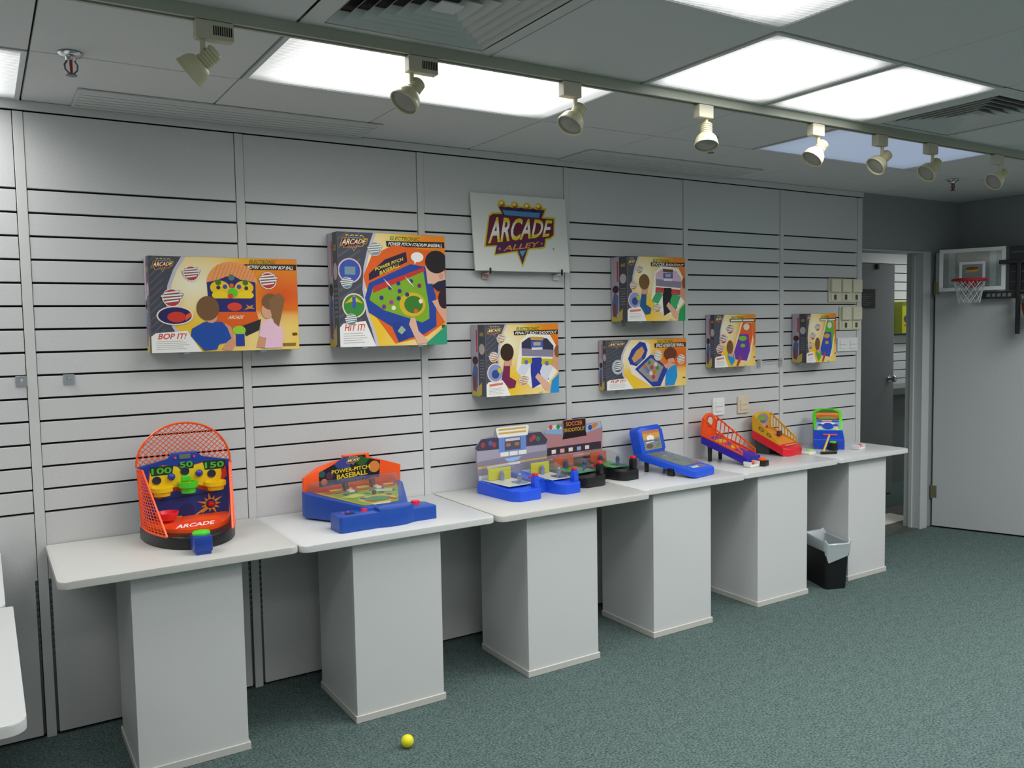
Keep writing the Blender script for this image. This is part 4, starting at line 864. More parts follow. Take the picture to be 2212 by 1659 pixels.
for i in range(11):
    a = 2*PI*i/11; cx, cy = 0.78, 0.27; r = 0.17 if i % 2 else 0.12; P.poly([(cx+0.06*math.cos(a-0.3), cy+0.08*math.sin(a-0.3)), (cx+r*math.cos(a), cy+r*1.2*math.sin(a)), (cx+0.06*math.cos(a+0.3), cy+0.08*math.sin(a+0.3))], 'e8a81e')
P.poly([(0.55, 0.08), (0.72, 0.23), (0.76, 0.19)], 'e8a81e'); P.poly([(0.3, 0.03), (0.5, 0.09), (0.47, 0.13), (0.28, 0.12)], 'e8a81e'); P.stroke([(0.2, 0.42), (0.85, 0.46)], 0.012, '18204a'); P.ell(0.5, 0.2, 0.085, None, '25306e')
P.poly([(0.9, 0.62), (0.99, 0.72), (0.97, 0.9), (0.93, 0.8)], 'd0392a')
P.build('face_print', bd)
b = MB(); bh = MB()
MB().box(-0.021, 0.021, -0.004, -0.0005, 0.302, 0.32, 0.001, 1).build('display', mat('lcd_grey', '#6b7568', 0.3), t)
for x in (-0.036, 0.036): MB().cyl((x, -0.0045, 0.309), (x, -0.0003, 0.309), 0.005, n=12).build('small_button', plastic('e8407a'), t, True)
for x, z in ((-0.108, 0.226), (-0.002, 0.252), (0.1, 0.232)): MB().cyl((x, -0.002, z), (x, -0.0022, z), 0.014, n=18).tube([(x+0.0145*math.cos(2*PI*i/18), -0.0025, z+0.0145*math.sin(2*PI*i/18)) for i in range(18)], 0.0025, 5, True).build('target_hole', mat('hole_dark', '#232440', 0.5), t, True)
for x, z in ((-0.054, 0.236), (0.051, 0.24)): MB().ball((x, -0.008, z), 0.0145).build('knob', plastic('2c3a9a'), t, True)
def cup(x, z, m, r=0.03, h=0.032, tilt=0.0):
    xf = Matrix.Translation((x, -r*0.72-0.003, z)); MB().lathe([(r*0.82, -h/2), (r*0.86, -h*0.1), (r*1.08, 0), (r*1.1, h/2), (r*0.95, h/2), (r*0.9, h*0.1), (r*0.5, -h*0.2)], 22, xf).build('cup', m, t, True)
cup(-0.095, 0.186, YELLOW, 0.037, 0.034); cup(0.108, 0.188, YELLOW, 0.037, 0.034); cup(0.004, 0.192, GREEN, 0.033, 0.044)
MB().box(-0.014, 0.018, -0.008, -0.001, 0.212, 0.235, 0.003).build('cup_tab', GREEN, t)
xf = Matrix.Translation((-0.085, -0.058, 0.1)); MB().lathe([(0.03, -0.022), (0.042, 0.0), (0.044, 0.008), (0.04, 0.008), (0.036, 0.0), (0.026, -0.018)], 22, xf).build('cup', plastic('f0303a'), t, True)
MB().ball((0.092, -0.005, 0.11), 0.015, 0.8).build('knob', plastic('d8202a', 0.2), t, True)
for s in (-1, 1):
    def sn(a, c, s=s):
        back = Vector((s*(0.168+0.008*c), 0.002, 0.05+0.228*c)); front = Vector((s*(0.118+0.045*c), -0.235+0.2*c, 0.05+0.226*c))
        p = back.lerp(front, a); p.x += s*0.014*math.sin(PI*a)*(1-c*0.6); return p
    lattice(MB(), sn, 9, 20, 0.0016, 0.0042).build('side_net', ORANGE, t)
ar = [(0.178*math.cos(PI*i/24), 0.012, 0.283+0.162*math.sin(PI*i/24)) for i in range(25)]
b = MB().tube(ar, 0.0042, 6)
def inside(x, z): return z > 0.284+0.012*math.cos(x*9) and (x/0.178)**2+((z-0.283)/0.162)**2 < 1
for s in (1, -1):
    for i in range(-24, 25):
        run = []
        for k in range(120):
            x = -0.2+0.4*k/119; z = 0.36+i*0.0195+s*x*0.9
            if inside(x, z): run.append((x, 0.012, z))
        if len(run) > 1: b.tube([run[0], run[-1]], 0.0018, 4)
b.build('mesh_arch', ORANGE, t)
la = MB().box(-0.05, 0.014, -0.375, -0.3, 0.008, 0.068, 0.006).box(-0.044, 0.008, -0.372, -0.36, 0.0, 0.01).build('launcher', BLUE, t, True)
MB().lathe([(0.031, 0.0), (0.032, 0.006), (0.028, 0.012), (0.012, 0.015)], 22, Matrix.Translation((-0.018, -0.338, 0.068)) @ Matrix.Diagonal((1, 0.9, 1, 1))).build('launch_button', GREEN, la, True)
MB().box(-0.044, 0.008, -0.31, -0.26, 0.012, 0.05).build('launcher_arm', BLUE, t)

# ------------------------------------------------------------------ 2: baseball toy
t = thing('baseball_toy', 'blue baseball pinball toy with orange back panel and red buttons', 'toy', (1.2, -0.295, DZ-0.0025), math.radians(2))
BB = plastic('1c4aa4')
top = lambda x, y: 0.084+0.12*(y+0.1)
body = MB().prism([(-0.085, -0.15), (0.11, -0.15), (0.13, -0.1), (0.228, 0.13), (0.228, 0.175), (-0.232, 0.175), (-0.232, 0.13), (-0.1, -0.12)], 0.008, top, 0.006).build('body', BB, t, True)
for x, y in ((-0.19, 0.13), (0.19, 0.13)): MB().cyl((x, y, 0), (x, y, 0.0095), 0.012, n=12).build('foot', M_BLACK, t)
MB().prism([(-0.215, -0.19), (-0.205, -0.2), (-0.045, -0.2), (-0.03, -0.085), (-0.2, -0.085), (-0.215, -0.1)], 0.0, 0.066, 0.005).build('control_box', BB, t, True)
MB().prism([(-0.045, -0.2), (0.0, -0.214), (0.07, -0.212), (0.115, -0.19), (0.12, -0.1), (-0.04, -0.1)], 0.0, 0.078, 0.006).build('front_nose', BB, t, True)
MB().prism([(0.112, -0.19), (0.222, -0.19), (0.228, -0.18), (0.226, -0.09), (0.19, -0.055), (0.112, -0.05)], 0.0, 0.056, 0.005).build('control_box', BB, t, True)
MB().cyl((0.165, -0.11, 0.056), (0.165, -0.11, 0.07), 0.02, 0.018, 20).build('big_button', plastic('e8203e'), t, True)
MB().cyl((-0.088, -0.145, 0.0655), (-0.088, -0.145, 0.076), 0.0145, 0.012, 20).build('big_button', plastic('e8203e'), t, True)
MB().box(-0.175, -0.138, -0.168, -0.146, 0.066, 0.0675).build('display', M_BLACK, t)
for x in (-0.176, -0.152): MB().cyl((x, -0.13, 0.0655), (x, -0.13, 0.07), 0.005, n=10).build('small_button', plastic('d84a6a'), t)
# playfield, printed
def fld(x, y): return Vector((x, y, top(x, y)+0.001))
o_ = fld(-0.21, -0.135); P = Print(o_, fld(0.21, -0.135)-o_, fld(-0.21, 0.16)-o_, 0.0004)
P.poly([(0.33, 0.04), (0.68, 0.04), (0.72, 0.12), (0.96, 0.86), (0.96, 0.98), (0.04, 0.98), (0.04, 0.86), (0.3, 0.1)], '8aa83a')
P.poly([(0.06, 0.82), (0.96, 0.82), (0.96, 0.98), (0.04, 0.98)], 'b03a38'); P.rect(0.2, 0.84, 0.45, 0.92, 'd8b83a'); P.rect(0.5, 0.83, 0.74, 0.93, 'd8b83a'); P.rect(0.8, 0.84, 0.92, 0.9, 'e0c040'); P.poly([(0.3, 0.1), (0.34, 0.06), (0.1, 0.84), (0.04, 0.84)], 'c0a838')
P.ell(0.53, 0.26, 0.2, 0.18, 'd9b93a'); P.ell(0.53, 0.26, 0.14, 0.125, '4a8a52'); P.poly([(0.42, 0.02), (0.6, 0.02), (0.62, 0.09), (0.4, 0.09)], 'e8dcb0')
for i, (a, c) in enumerate(((0.3, 0.62), (0.42, 0.68), (0.6, 0.66), (0.72, 0.7), (0.8, 0.56), (0.35, 0.48), (0.5, 0.53), (0.66, 0.52), (0.4, 0.35), (0.7, 0.38), (0.24, 0.74))): P.ell(a, c, 0.032, None, ('2f4a8c', '6a4a9a', '3a7a4a', '2f4a6c')[i % 4], 12)
P.poly([(0.12, 0.72), (0.9, 0.74), (0.92, 0.8), (0.1, 0.79)], 'c8503a'); P.poly([(0.2, 0.5), (0.3, 0.42), (0.5, 0.46), (0.4, 0.58)], 'c9cf5a'); P.poly([(0.55, 0.6), (0.78, 0.5), (0.82, 0.62), (0.66, 0.68)], 'b9c8a0'); P.poly([(0.38, 0.2), (0.48, 0.1), (0.46, 0.22)], 'c0482a'); P.poly([(0.66, 0.3), (0.72, 0.14), (0.64, 0.16)], 'c0482a')
P.build('playfield', body)
for x, y in ((-0.06, 0.1), (0.07, 0.11)):
    z = top(x, y)+0.002; MB().cyl((x, y, z), (x, y+0.012, z+0.03), 0.012, 0.014, 12).build('pitcher_arch', mat('arch_dark', '#3a2a30', 0.5), t, True)
    MB().box(x-0.005, x+0.02, y-0.05, y-0.01, z-0.004, z+0.006, 0.002, 1).build('chute', plastic('dfd6d0'), t)
MB().ball((0.025, 0.0, top(0, 0)+0.012), 0.01).build('figure', mat('figure_dark', '#28384a', 0.5), t, True)
# clear cover
b = MB(); rim = [(-0.075, -0.135), (0.09, -0.135), (0.115, -0.1), (0.212, 0.12), (0.212, 0.155), (-0.215, 0.155), (-0.215, 0.12), (-0.09, -0.11)]
n = len(rim); lo = [(x, y, top(x, y)+0.0015) for x, y in rim]; hi = [(x*0.96, y*0.96, top(x, y)+0.022+0.06*(y+0.15)) for x, y in rim]
b.add(lo+hi, [(i, (i+1) % n, n+(i+1) % n, n+i) for i in range(n)]+[tuple(range(n, 2*n))]); b.build('clear_cover', clear_mat('dome_clear', 'f0f4f4', 0.08, 0.05), t)
oc = [(-0.228, 0.1), (0.23, 0.1), (0.232, 0.187), (0.125, 0.222), (0.075, 0.234), (0.078, 0.254), (-0.045, 0.254), (-0.048, 0.236), (-0.1, 0.228), (-0.16, 0.212), (-0.228, 0.172)]
bp = plate_xz(MB(), oc, 0.157, 0.178, 0.003).build('back_panel', ORANGE, t, True)
P = Print((-0.16, 0.1565, 0.115), (0.29, 0, 0), (0, 0, 0.135), 0.0003)
P.poly([(0, 0.08), (0.98, 0.2), (1.0, 0.74), (0.84, 0.84), (0.76, 0.88), (0.76, 0.99), (0.4, 0.99), (0.38, 0.86), (0.24, 0.78), (0, 0.56)], '1c1f26'); P.poly([(0.24, 0.78), (0.4, 0.98), (0.52, 0.98), (0.5, 0.6), (0.3, 0.62)], '3c4690'); P.poly([(0.66, 0.98), (0.82, 0.84), (0.72, 0.62), (0.62, 0.7)], '2e5a2c')
for x, y, r, c in ((0.05, 0.5, 0.05, '2a5a58'), (0.17, 0.42, 0.06, '5a2c52'), (0.08, 0.24, 0.05, 'd86a4a'), (0.9, 0.56, 0.09, 'd8843a')): P.ell(x, y, r, None, c)
P.poly([(0.0, 0.08), (0.98, 0.2), (0.98, 0.28), (0.5, 0.32), (0.2, 0.22)], '24408f')
emblem(P, 0.44, 0.68, 0.22, 0.3)
P.text('POWER-PITCH', 0.2, 0.46, 0.62, 0.13, 'ecc92a', rise=0.06); P.text('BASEBALL', 0.28, 0.27, 0.5, 0.16, 'ecc92a', rise=0.06)
P.build('panel_print', bp)

# ------------------------------------------------------------------ 3 and 4: two-player shooting toys
def duel_toy(name, label, loc, rz, mb, goal, lane, fig, card_art):
    t = thing(name, label, 'toy', loc, rz); ZB = 0.062
    out = [(-0.207, 0.0), (-0.207, -0.03), (-0.2, -0.275), (-0.175, -0.305), (-0.07, -0.31), (-0.05, -0.3), (-0.045, -0.25), (-0.035, -0.2), (0.06, -0.2), (0.065, -0.25), (0.075, -0.29), (0.095, -0.31), (0.18, -0.31), (0.2, -0.29), (0.207, -0.03), (0.207, 0.0)]
    MB().prism(out, 0.0, lambda x, y: ZB if y > -0.24 else 0.05, 0.005).build('base', mb, t, True)
    MB().prism([(-0.03, -0.195), (0.052, -0.195), (0.045, -0.02), (-0.02, -0.02)], ZB+0.0005, lambda x, y: ZB+0.006+0.1*(y+0.2)).build('score_deck', mb, t)
    for i in range(3): MB().box(-0.012+i*0.022, i*0.022, -0.165+0.003*i, -0.153+0.003*i, ZB+0.011, ZB+0.018).build('score_peg', plastic('e03040'), t)
    for s in (0, 1):
        x0, x1 = (-0.198, -0.042) if s == 0 else (0.058, 0.198)
        fl = [(x0+0.004, -0.025), (x0+0.008, -0.24), (x1-0.006, -0.24), (x1, -0.025)]
        MB().prism(fl, ZB+0.0005, ZB+0.003).build('lane', lane, t)
        MB().box(x0+0.01, x1-0.012, -0.07, -0.062, ZB+0.0035, ZB+0.062, 0.005).build('goal', goal, t, True)
        xc = (x0+x1)/2; zz = ZB+0.0035
        MB().cyl((xc, -0.085, zz), (xc, -0.085, zz+0.03), 0.01, 0.013, 10).ball((xc, -0.085, zz+0.038), 0.0095).build('keeper_figure', fig, t, True)
        xk = x1-0.05
        MB().cyl((xk, -0.19, zz+0.0045), (xk, -0.19, zz+0.03), 0.009, 0.012, 10).ball((xk, -0.19, zz+0.037), 0.009).bar((xk, -0.19, zz+0.014), (xk-0.03, -0.215, zz+0.006), 0.005, 0.005).build('shooter_figure', fig, t, True)
        MB().box(xk-0.026, xk+0.026, -0.222, -0.16, zz, zz+0.004).build('figure_stand', plastic('8fa0c4') if s == 0 else plastic('2f4a9a'), t)
        b = MB(); rows = []
        for k in range(10):
            y = -0.02-0.225*k/9; hgt = ZB+0.004+0.066*(1-(k/9)**2.4)
            a, c = x0+0.003+0.006*k/9, x1-0.003-0.006*k/9
            rows.append([b.bm.verts.new(p) for p in ((a, y, ZB+0.0035), (a+0.004, y, hgt), (c-0.004, y, hgt), (c, y, ZB+0.0035))])
        for A, B in zip(rows, rows[1:]):
            for i in range(3): b.bm.faces.new((A[i], A[i+1], B[i+1], B[i]))
        b.build('clear_hood', clear_mat('dome_clear', 'f0f4f4', 0.08, 0.05), t, True)
        xp = x1-0.022
        p = MB().box(xp-0.015, xp+0.015, -0.29, -0.258, 0.045, 0.104, 0.005).build('button_post', mb, t, True)
        MB().box(xp-0.011, xp+0.011, -0.286, -0.262, 0.1045, 0.118, 0.003).build('post_button', plastic('e0283a'), p, True)
    card_art(t)
    return t
def card_hockey(t):
    oc = [(-0.207, 0.05), (0.207, 0.05), (0.222, 0.225), (0.175, 0.268), (0.1, 0.275), (0.09, 0.305), (-0.1, 0.312), (-0.108, 0.272), (-0.185, 0.262), (-0.222, 0.225)]
    c = plate_xz(MB(), oc, -0.012, -0.006, 0.0).build('back_card', plastic('8f8a9a', 0.5), t)
    P = Print((-0.222, -0.0123, 0.05), (0.444, 0, 0), (0, 0, 0.262), 0.0003)
    P.poly([(0.03, 0.0), (0.97, 0.0), (1, 0.66), (0.9, 0.83), (0.08, 0.81), (0, 0.66)], '8d879b'); P.poly([(0.0, 0.66), (0.03, 0.58), (0.97, 0.58), (1, 0.66), (0.9, 0.83), (0.08, 0.81)], '4a4458')
    P.poly([(0.02, 0.4), (0.3, 0.42), (0.98, 0.46), (0.985, 0.56), (0.02, 0.6)], 'a8a2b4'); P.poly([(0.03, 0.26), (0.98, 0.3), (0.98, 0.33), (0.03, 0.3)], 'd8b060'); P.poly([(0.15, 0.24), (0.6, 0.27), (0.6, 0.31), (0.15, 0.29)], 'e4dce0'); P.rect(0.04, 0.02, 0.97, 0.13, 'dcdcd6')
    for x, y, cc in ((0.1, 0.7, 'a04a4a'), (0.2, 0.72, '5a6a9a'), (0.25, 0.68, 'a04a4a'), (0.8, 0.74, 'b84a4a'), (0.86, 0.7, '3a7a5a'), (0.76, 0.7, 'a04a4a')): P.ell(x, y, 0.03, None, cc, 10)
    P.poly([(0.27, 0.98), (0.3, 0.8), (0.71, 0.8), (0.73, 0.97), (0.7, 0.995), (0.3, 0.995)], 'efece6'); P.rect(0.31, 0.93, 0.69, 0.965, 'd8ae4a'); P.rect(0.31, 0.86, 0.69, 0.895, 'd8ae4a')
    P.rect(0.31, 0.52, 0.69, 0.8, '6f8fd0'); P.rect(0.39, 0.55, 0.61, 0.78, '5a5660'); P.rect(0.4, 0.72, 0.6, 0.77, 'd8c8c8'); P.rect(0.41, 0.62, 0.47, 0.68, 'a87a6a'); P.rect(0.53, 0.62, 0.59, 0.68, 'a87a6a')
    for i in range(3): P.rect(0.33+i*0.125, 0.44, 0.44+i*0.125, 0.52, 'f0ece4')
    P.poly([(0.38, 0.4), (0.62, 0.41), (0.57, 0.34), (0.48, 0.32), (0.42, 0.34)], '9cc0ea'); P.build('card_print', c)
def card_soccer(t):
    oc = [(-0.207, 0.05), (0.207, 0.05), (0.212, 0.24), (0.2, 0.276), (0.095, 0.27), (0.085, 0.305), (-0.07, 0.305), (-0.08, 0.268), (-0.16, 0.262), (-0.21, 0.24)]
    c = plate_xz(MB(), oc, -0.012, -0.006, 0.0).build('back_card', plastic('a98a90', 0.5), t)
    P = Print((-0.212, -0.0123, 0.05), (0.424, 0, 0), (0, 0, 0.256), 0.0003)
    P.poly([(0.02, 0.0), (0.98, 0.0), (1, 0.74), (0.8, 0.68), (0.6, 0.62), (0.3, 0.66), (0.0, 0.74)], 'b98388'); P.rect(0.03, 0.28, 0.97, 0.46, '40343c'); P.rect(0.03, 0.24, 0.97, 0.3, 'c08a90'); P.rect(0.03, 0.14, 0.97, 0.19, '40343c'); P.poly([(0.04, 0.2), (0.5, 0.22), (0.96, 0.22), (0.96, 0.26), (0.04, 0.24)], 'd8b0a0')
    for i in range(5): P.rect(0.13+i*0.14, 0.33, 0.2+i*0.14, 0.41, ('efe8e2', 'e8b0b0', 'f0e8e0', '9ab0e0', 'f0e0dc')[i])
    P.poly([(0.03, 0.76), (0.3, 0.7), (0.31, 0.82), (0.06, 0.86)], '8ab0d8'); P.poly([(0.06, 0.84), (0.3, 0.82), (0.3, 0.86), (0.2, 0.92), (0.1, 0.9)], 'd8dcd8'); P.ell(0.12, 0.88, 0.03, None, 'd84a3a', 10); P.ell(0.24, 0.87, 0.03, None, '3a8a4a', 10)
    P.poly([(0.7, 0.68), (0.98, 0.76), (0.96, 0.88), (0.72, 0.84)], '9cc0e0'); P.ell(0.84, 0.8, 0.08, 0.05, 'd8803a', 12, 0.3); P.ell(0.78, 0.78, 0.035, None, '3a4a9a', 10)
    P.rect(0.33, 0.72, 0.7, 0.985, '2a2228'); P.poly([(0.31, 0.6), (0.72, 0.62), (0.7, 0.74), (0.33, 0.74)], '2a1a1e'); P.text('SOCCER', 0.37, 0.86, 0.28, 0.09, 'e07a2a'); P.text('SHOOTOUT', 0.34, 0.74, 0.35, 0.08, 'd8a02a'); P.build('card_print', c)
duel_toy('hockey_toy', 'bright blue two lane hockey toy with printed score card', (2.035, -0.115, DZ+0.0005), math.radians(4), plastic('1f52d8'), plastic('d8cf12'), plastic('e6e4de'), plastic('8a90b0'), card_hockey)
duel_toy('soccer_toy', 'black two lane soccer toy with orange goals and crowd card', (2.472, -0.03, DZ+0.0025), math.radians(6), mat('toy_black', '#1b1b1d', 0.3), plastic('e0551c'), plastic('3fae48'), plastic('39477a'), card_soccer)

# ------------------------------------------------------------------ 5: pinball
t = thing('pinball_toy', 'bright blue tabletop pinball toy with raised rounded screen', 'toy', (2.965, -0.295, DZ+0.0025), math.radians(12))
PB = plastic('1f55d4', 0.28)
sl = lambda y: 0.006+0.165*(y+0.17)
MB().prism([(-0.085, -0.185), (0.085, -0.185), (0.1, -0.165), (0.1, 0.17), (-0.1, 0.17), (-0.1, -0.165)], lambda x, y: sl(y), lambda x, y: sl(y)+0.038, 0.007).build('table', PB, t, True)
o_ = Vector((-0.078, -0.105, sl(-0.105)+0.0388)); u_ = Vector((0.156, 0, 0)); v_ = Vector((-0.078, 0.15, sl(0.15)+0.0388))-o_
P = Print(o_, u_, v_, 0.0004); P.rect(0, 0, 1, 1, '8d938f')
for i in range(26): P.ell(random.uniform(0.1, 0.9), random.uniform(0.08, 0.92), random.uniform(0.04, 0.1), random.uniform(0.02, 0.05), random.choice(('b8b4a0', '5d6a72', '9a6a58', 'c8c0b0', '6a7a98', 'a8a49c')), 10)
P.rect(0.55, 0.03, 0.95, 0.1, 'b04a48'); P.build('playfield', t)
P = Print(Vector((-0.06, -0.155, sl(-0.155)+0.0388)), Vector((0.12, 0, 0)), Vector((0, 0.036, 0.036*0.165)), 0.0004); P.rect(0, 0, 1, 1, '6a8ab8'); P.poly([(0.05, 0.2), (0.5, 0.1), (0.6, 0.8), (0.1, 0.7)], 'c8c8b0'); P.poly([(0.5, 0.3), (0.95, 0.2), (0.9, 0.8), (0.6, 0.7)], '8a5a6a'); P.build('front_sticker', t)
b = MB(); pts = [(-0.08, -0.11), (0.08, -0.11), (0.08, 0.152), (-0.08, 0.152)]; b.prism(pts, lambda x, y: sl(y)+0.042, lambda x, y: sl(y)+0.0445).build('clear_cover', clear_mat('dome_clear', 'f0f4f4', 0.08, 0.05), t)
for x in (-0.085, 0.085): MB().cyl((x, 0.13, 0.0), (x, 0.13, sl(0.13)), 0.011, 0.013, 12).build('leg', M_BLACK, t, True)
for x in (-0.1, 0.1): MB().box(x-0.012, x+0.012, -0.06, -0.02, 0.0, sl(-0.02)+0.008, 0.004).build('flipper_button', M_BLACK, t, True)
hx = Matrix.Translation((0, 0.165, sl(0.17)+0.014)) @ Matrix.Rotation(math.radians(-14), 4, 'X')
def rrect(hw, z0, z1, r, n=5):
    p = []
    for cx, cz, a0 in ((hw-r, z0+r, -PI/2), (hw-r, z1-r, 0), (-hw+r, z1-r, PI/2), (-hw+r, z0+r, PI)):
        for i in range(n+1): a = a0+PI/2*i/n; p.append((cx+r*math.cos(a), cz+r*math.sin(a)))
    return p
h = MB().prism(rrect(0.108, 0.0, 0.165, 0.03), -0.03, 0.03, 0.012, 3, hx @ RX).build('screen_housing', PB, t, True)
oo = hx @ Vector((-0.076, -0.0305, 0.03)); P = Print(oo, (hx.to_3x3() @ Vector((0.152, 0, 0))), (hx.to_3x3() @ Vector((0, 0, 0.108))), 0.0004)
P.rect(0, 0, 1, 1, '8c8a80'); P.poly([(0, 0.55), (1, 0.6), (1, 1), (0, 1)], 'd8a24a'); P.poly([(0, 0.85), (1, 0.85), (1, 1), (0, 1)], 'c87a58'); P.ell(0.42, 0.6, 0.22, 0.16, 'f4efe0'); P.poly([(0, 0.48), (0.4, 0.52), (0.9, 0.46), (0.95, 0.4), (0.1, 0.4)], '4a6a9a'); P.ell(0.3, 0.2, 0.2, 0.12, '6a5a58'); P.poly([(0.55, 0.1), (0.95, 0.15), (0.9, 0.35)], '6a8a5a'); P.poly([(0.1, 0.36), (0.6, 0.4), (0.62, 0.44), (0.12, 0.42)], 'e8e8e2')
P.build('screen_print', h)

# ------------------------------------------------------------------ 6: purple and orange toy
t = thing('bowling_toy', 'purple tray toy with orange slatted sides on black legs', 'toy', (3.462, -0.215, DZ+0.0005), math.radians(12))
PU = plastic('30209c'); s6 = lambda y: 0.004+0.34*(y+0.15)
MB().prism([(-0.075, -0.15), (0.075, -0.15), (0.078, 0.145), (-0.078, 0.145)], lambda x, y: s6(y), lambda x, y: s6(y)+0.042, 0.004).build('tray', PU, t, True)
o_ = Vector((-0.06, -0.085, s6(-0.085)+0.0428)); P = Print(o_, Vector((0.12, 0, 0)), Vector((-0.06, 0.135, s6(0.135)+0.0428))-o_, 0.0004)
P.rect(0, 0, 1, 1, 'e2561e'); P.poly([(0.1, 0.9), (0.95, 0.95), (0.9, 0.75), (0.2, 0.72)], '6a35a0'); P.ell(0.5, 0.66, 0.36, 0.1, 'c6b41e'); P.poly([(0.2, 0.5), (0.85, 0.55), (0.8, 0.42), (0.3, 0.36)], '6a35a0'); P.ell(0.55, 0.28, 0.26, 0.09, 'c6b41e'); P.poly([(0.1, 0.15), (0.8, 0.2), (0.9, 0.02), (0.2, 0.0)], '4a2a98'); P.build('lane_print', t)
for s in (-1, 1):
    b = MB(); x = s*0.071; top6 = lambda y: s6(y)+0.043+0.02+0.085*max(0.0, (y+0.12)/0.26); lo6 = lambda y: s6(y)+0.043
    ys = [-0.12+0.26*i/10 for i in range(11)]
    for A, B in zip(ys, ys[1:]): b.bar((x, A, lo6(A)+0.004), (x, B, lo6(B)+0.004), 0.005, 0.008); b.bar((x, A, top6(A)), (x, B, top6(B)), 0.005, 0.008)
    for y in ys: b.bar((x, y, lo6(y)), (x, y-0.012 if y > -0.11 else y, top6(y)), 0.004, 0.005)
    b.build('slatted_side', ORANGE, t)
oc = [(-0.075, 0.0), (0.075, 0.0), (0.078, 0.085), (0.05, 0.118), (0.025, 0.132), (-0.025, 0.132), (-0.05, 0.118), (-0.078, 0.085)]
zb = s6(0.14)+0.04
plate_xz(MB(), [(a, c+zb) for a, c in oc], 0.138, 0.146, 0.002).build('back_panel', ORANGE, t, True)
MB().cyl((0.0, 0.1375, zb+0.085), (0.0, 0.134, zb+0.085), 0.034, n=22).build('target_ring', plastic('b8462a'), t, True); MB().cyl((0.0, 0.1338, zb+0.085), (0.0, 0.1325, zb+0.085), 0.026, n=22).build('target_face', plastic('d8cfc0'), t, True)
for x in (-0.055, 0.055): MB().cyl((x, 0.1, 0), (x, 0.1, s6(0.1)+0.002), 0.011, 0.014, 12).build('leg', M_BLACK, t, True)
a = MB().box(-0.01, 0.01, -0.19, -0.145, 0.006, 0.02, 0.003).box(-0.03, 0.025, -0.235, -0.175, 0.0, 0.032, 0.006).build('launcher', M_BLACK, t, True)
MB().lathe([(0.022, 0), (0.023, 0.006), (0.016, 0.012), (0.004, 0.014)], 16, Matrix.Translation((-0.002, -0.206, 0.032))).build('launch_button', ORANGE, a, True)

# ------------------------------------------------------------------ 7: red and yellow toy
t = thing('ramp_toy', 'red ramp toy with yellow printed and slatted sides', 'toy', (3.925, -0.155, DZ+0.0005), math.radians(9))
RD, YO = plastic('d81f2c'), plastic('e0a81a'); s7 = lambda y: 0.003+0.42*(y+0.11)
MB().prism([(-0.1, -0.105), (-0.07, -0.13), (0.07, -0.13), (0.1, -0.105), (0.1, 0.105), (-0.1, 0.105)], lambda x, y: max(0.0, s7(y)), lambda x, y: s7(y)+0.048, 0.005).build('tray', RD, t, True)
MB().prism([(-0.08, 0.0), (0.08, 0.0), (0.08, 0.095), (-0.08, 0.095)], 0.0, lambda x, y: s7(y)-0.001).build('stand', mat('stand_dark', '#2f3a38', 0.5), t)
tp7 = lambda y: s7(y)+0.05+0.025+0.07*max(0.0, (y+0.08)/0.18); lo7 = lambda y: s7(y)+0.0485
def side7(x0, x1):
    b = MB(); a, c = -0.08, 0.1
    b.add([(x0, a, lo7(a)), (x0, c, lo7(c)), (x0, c, tp7(c)), (x0, a, tp7(a)-0.016), (x1, a, lo7(a)), (x1, c, lo7(c)), (x1, c, tp7(c)), (x1, a, tp7(a)-0.016)], [(3, 2, 1, 0), (4, 5, 6, 7), (0, 1, 5, 4), (1, 2, 6, 5), (2, 3, 7, 6), (3, 0, 4, 7)]); return b
sd = side7(-0.096, -0.09).build('side_panel', YO, t)
P = Print((-0.0964, 0.09, lo7(0.09)+0.008), (0, -0.15, lo7(-0.06)-lo7(0.09)), (0, 0, 0.045), 0.0003); P.ell(0.3, 0.6, 0.13, 0.3, '7d6a22'); P.ell(0.66, 0.4, 0.12, 0.26, '7d6a22'); P.ell(0.3, 0.6, 0.07, 0.2, 'c89a20'); P.ell(0.66, 0.4, 0.06, 0.15, 'c89a20'); P.build('side_print', sd)
b = MB(); ys = [-0.08+0.18*i/9 for i in range(10)]
for A, B in zip(ys, ys[1:]): b.bar((0.092, A, lo7(A)+0.004), (0.092, B, lo7(B)+0.004), 0.006, 0.009); b.bar((0.092, A, tp7(A)), (0.092, B, tp7(B)), 0.006, 0.009)
for y in ys: b.bar((0.092, y, lo7(y)), (0.092, y, tp7(y)), 0.005, 0.006)
b.build('slatted_side', YO, t)
zb = s7(0.1)+0.048
oc = [(-0.098, 0.0), (0.098, 0.0), (0.1, 0.09), (0.055, 0.106), (0.0, 0.112), (-0.055, 0.106), (-0.1, 0.09)]
bp = plate_xz(MB(), [(a_, c_+zb) for a_, c_ in oc], 0.098, 0.106, 0.002).build('back_panel', YO, t, True)
P = Print((-0.075, 0.0976, zb+0.005), (0.15, 0, 0), (0, 0, 0.095), 0.0003); P.ell(0.5, 0.62, 0.44, 0.36, '8d8d98'); P.ell(0.42, 0.7, 0.24, 0.14, '7ab02c'); P.poly([(0.2, 0.4), (0.75, 0.36), (0.7, 0.52), (0.25, 0.54)], '6a6a74'); P.ell(0.65, 0.2, 0.2, 0.13, 'a89cc0'); P.poly([(0.72, 0.0), (0.9, 0.0), (0.9, 0.16), (0.74, 0.18)], 'b03a2a'); P.build('panel_print', bp)
MB().prism([(-0.088, -0.075), (0.088, -0.075), (0.088, 0.095), (-0.088, 0.095)], lambda x, y: s7(y)+0.0485, lambda x, y: s7(y)+0.051).build('lane', plastic('e08a24'), t)
MB().box(0.015, 0.05, -0.01, 0.01, s7(0.01)+0.0515, s7(0)+0.085, 0.002, 1).build('gate', plastic('5a3a2a'), t)
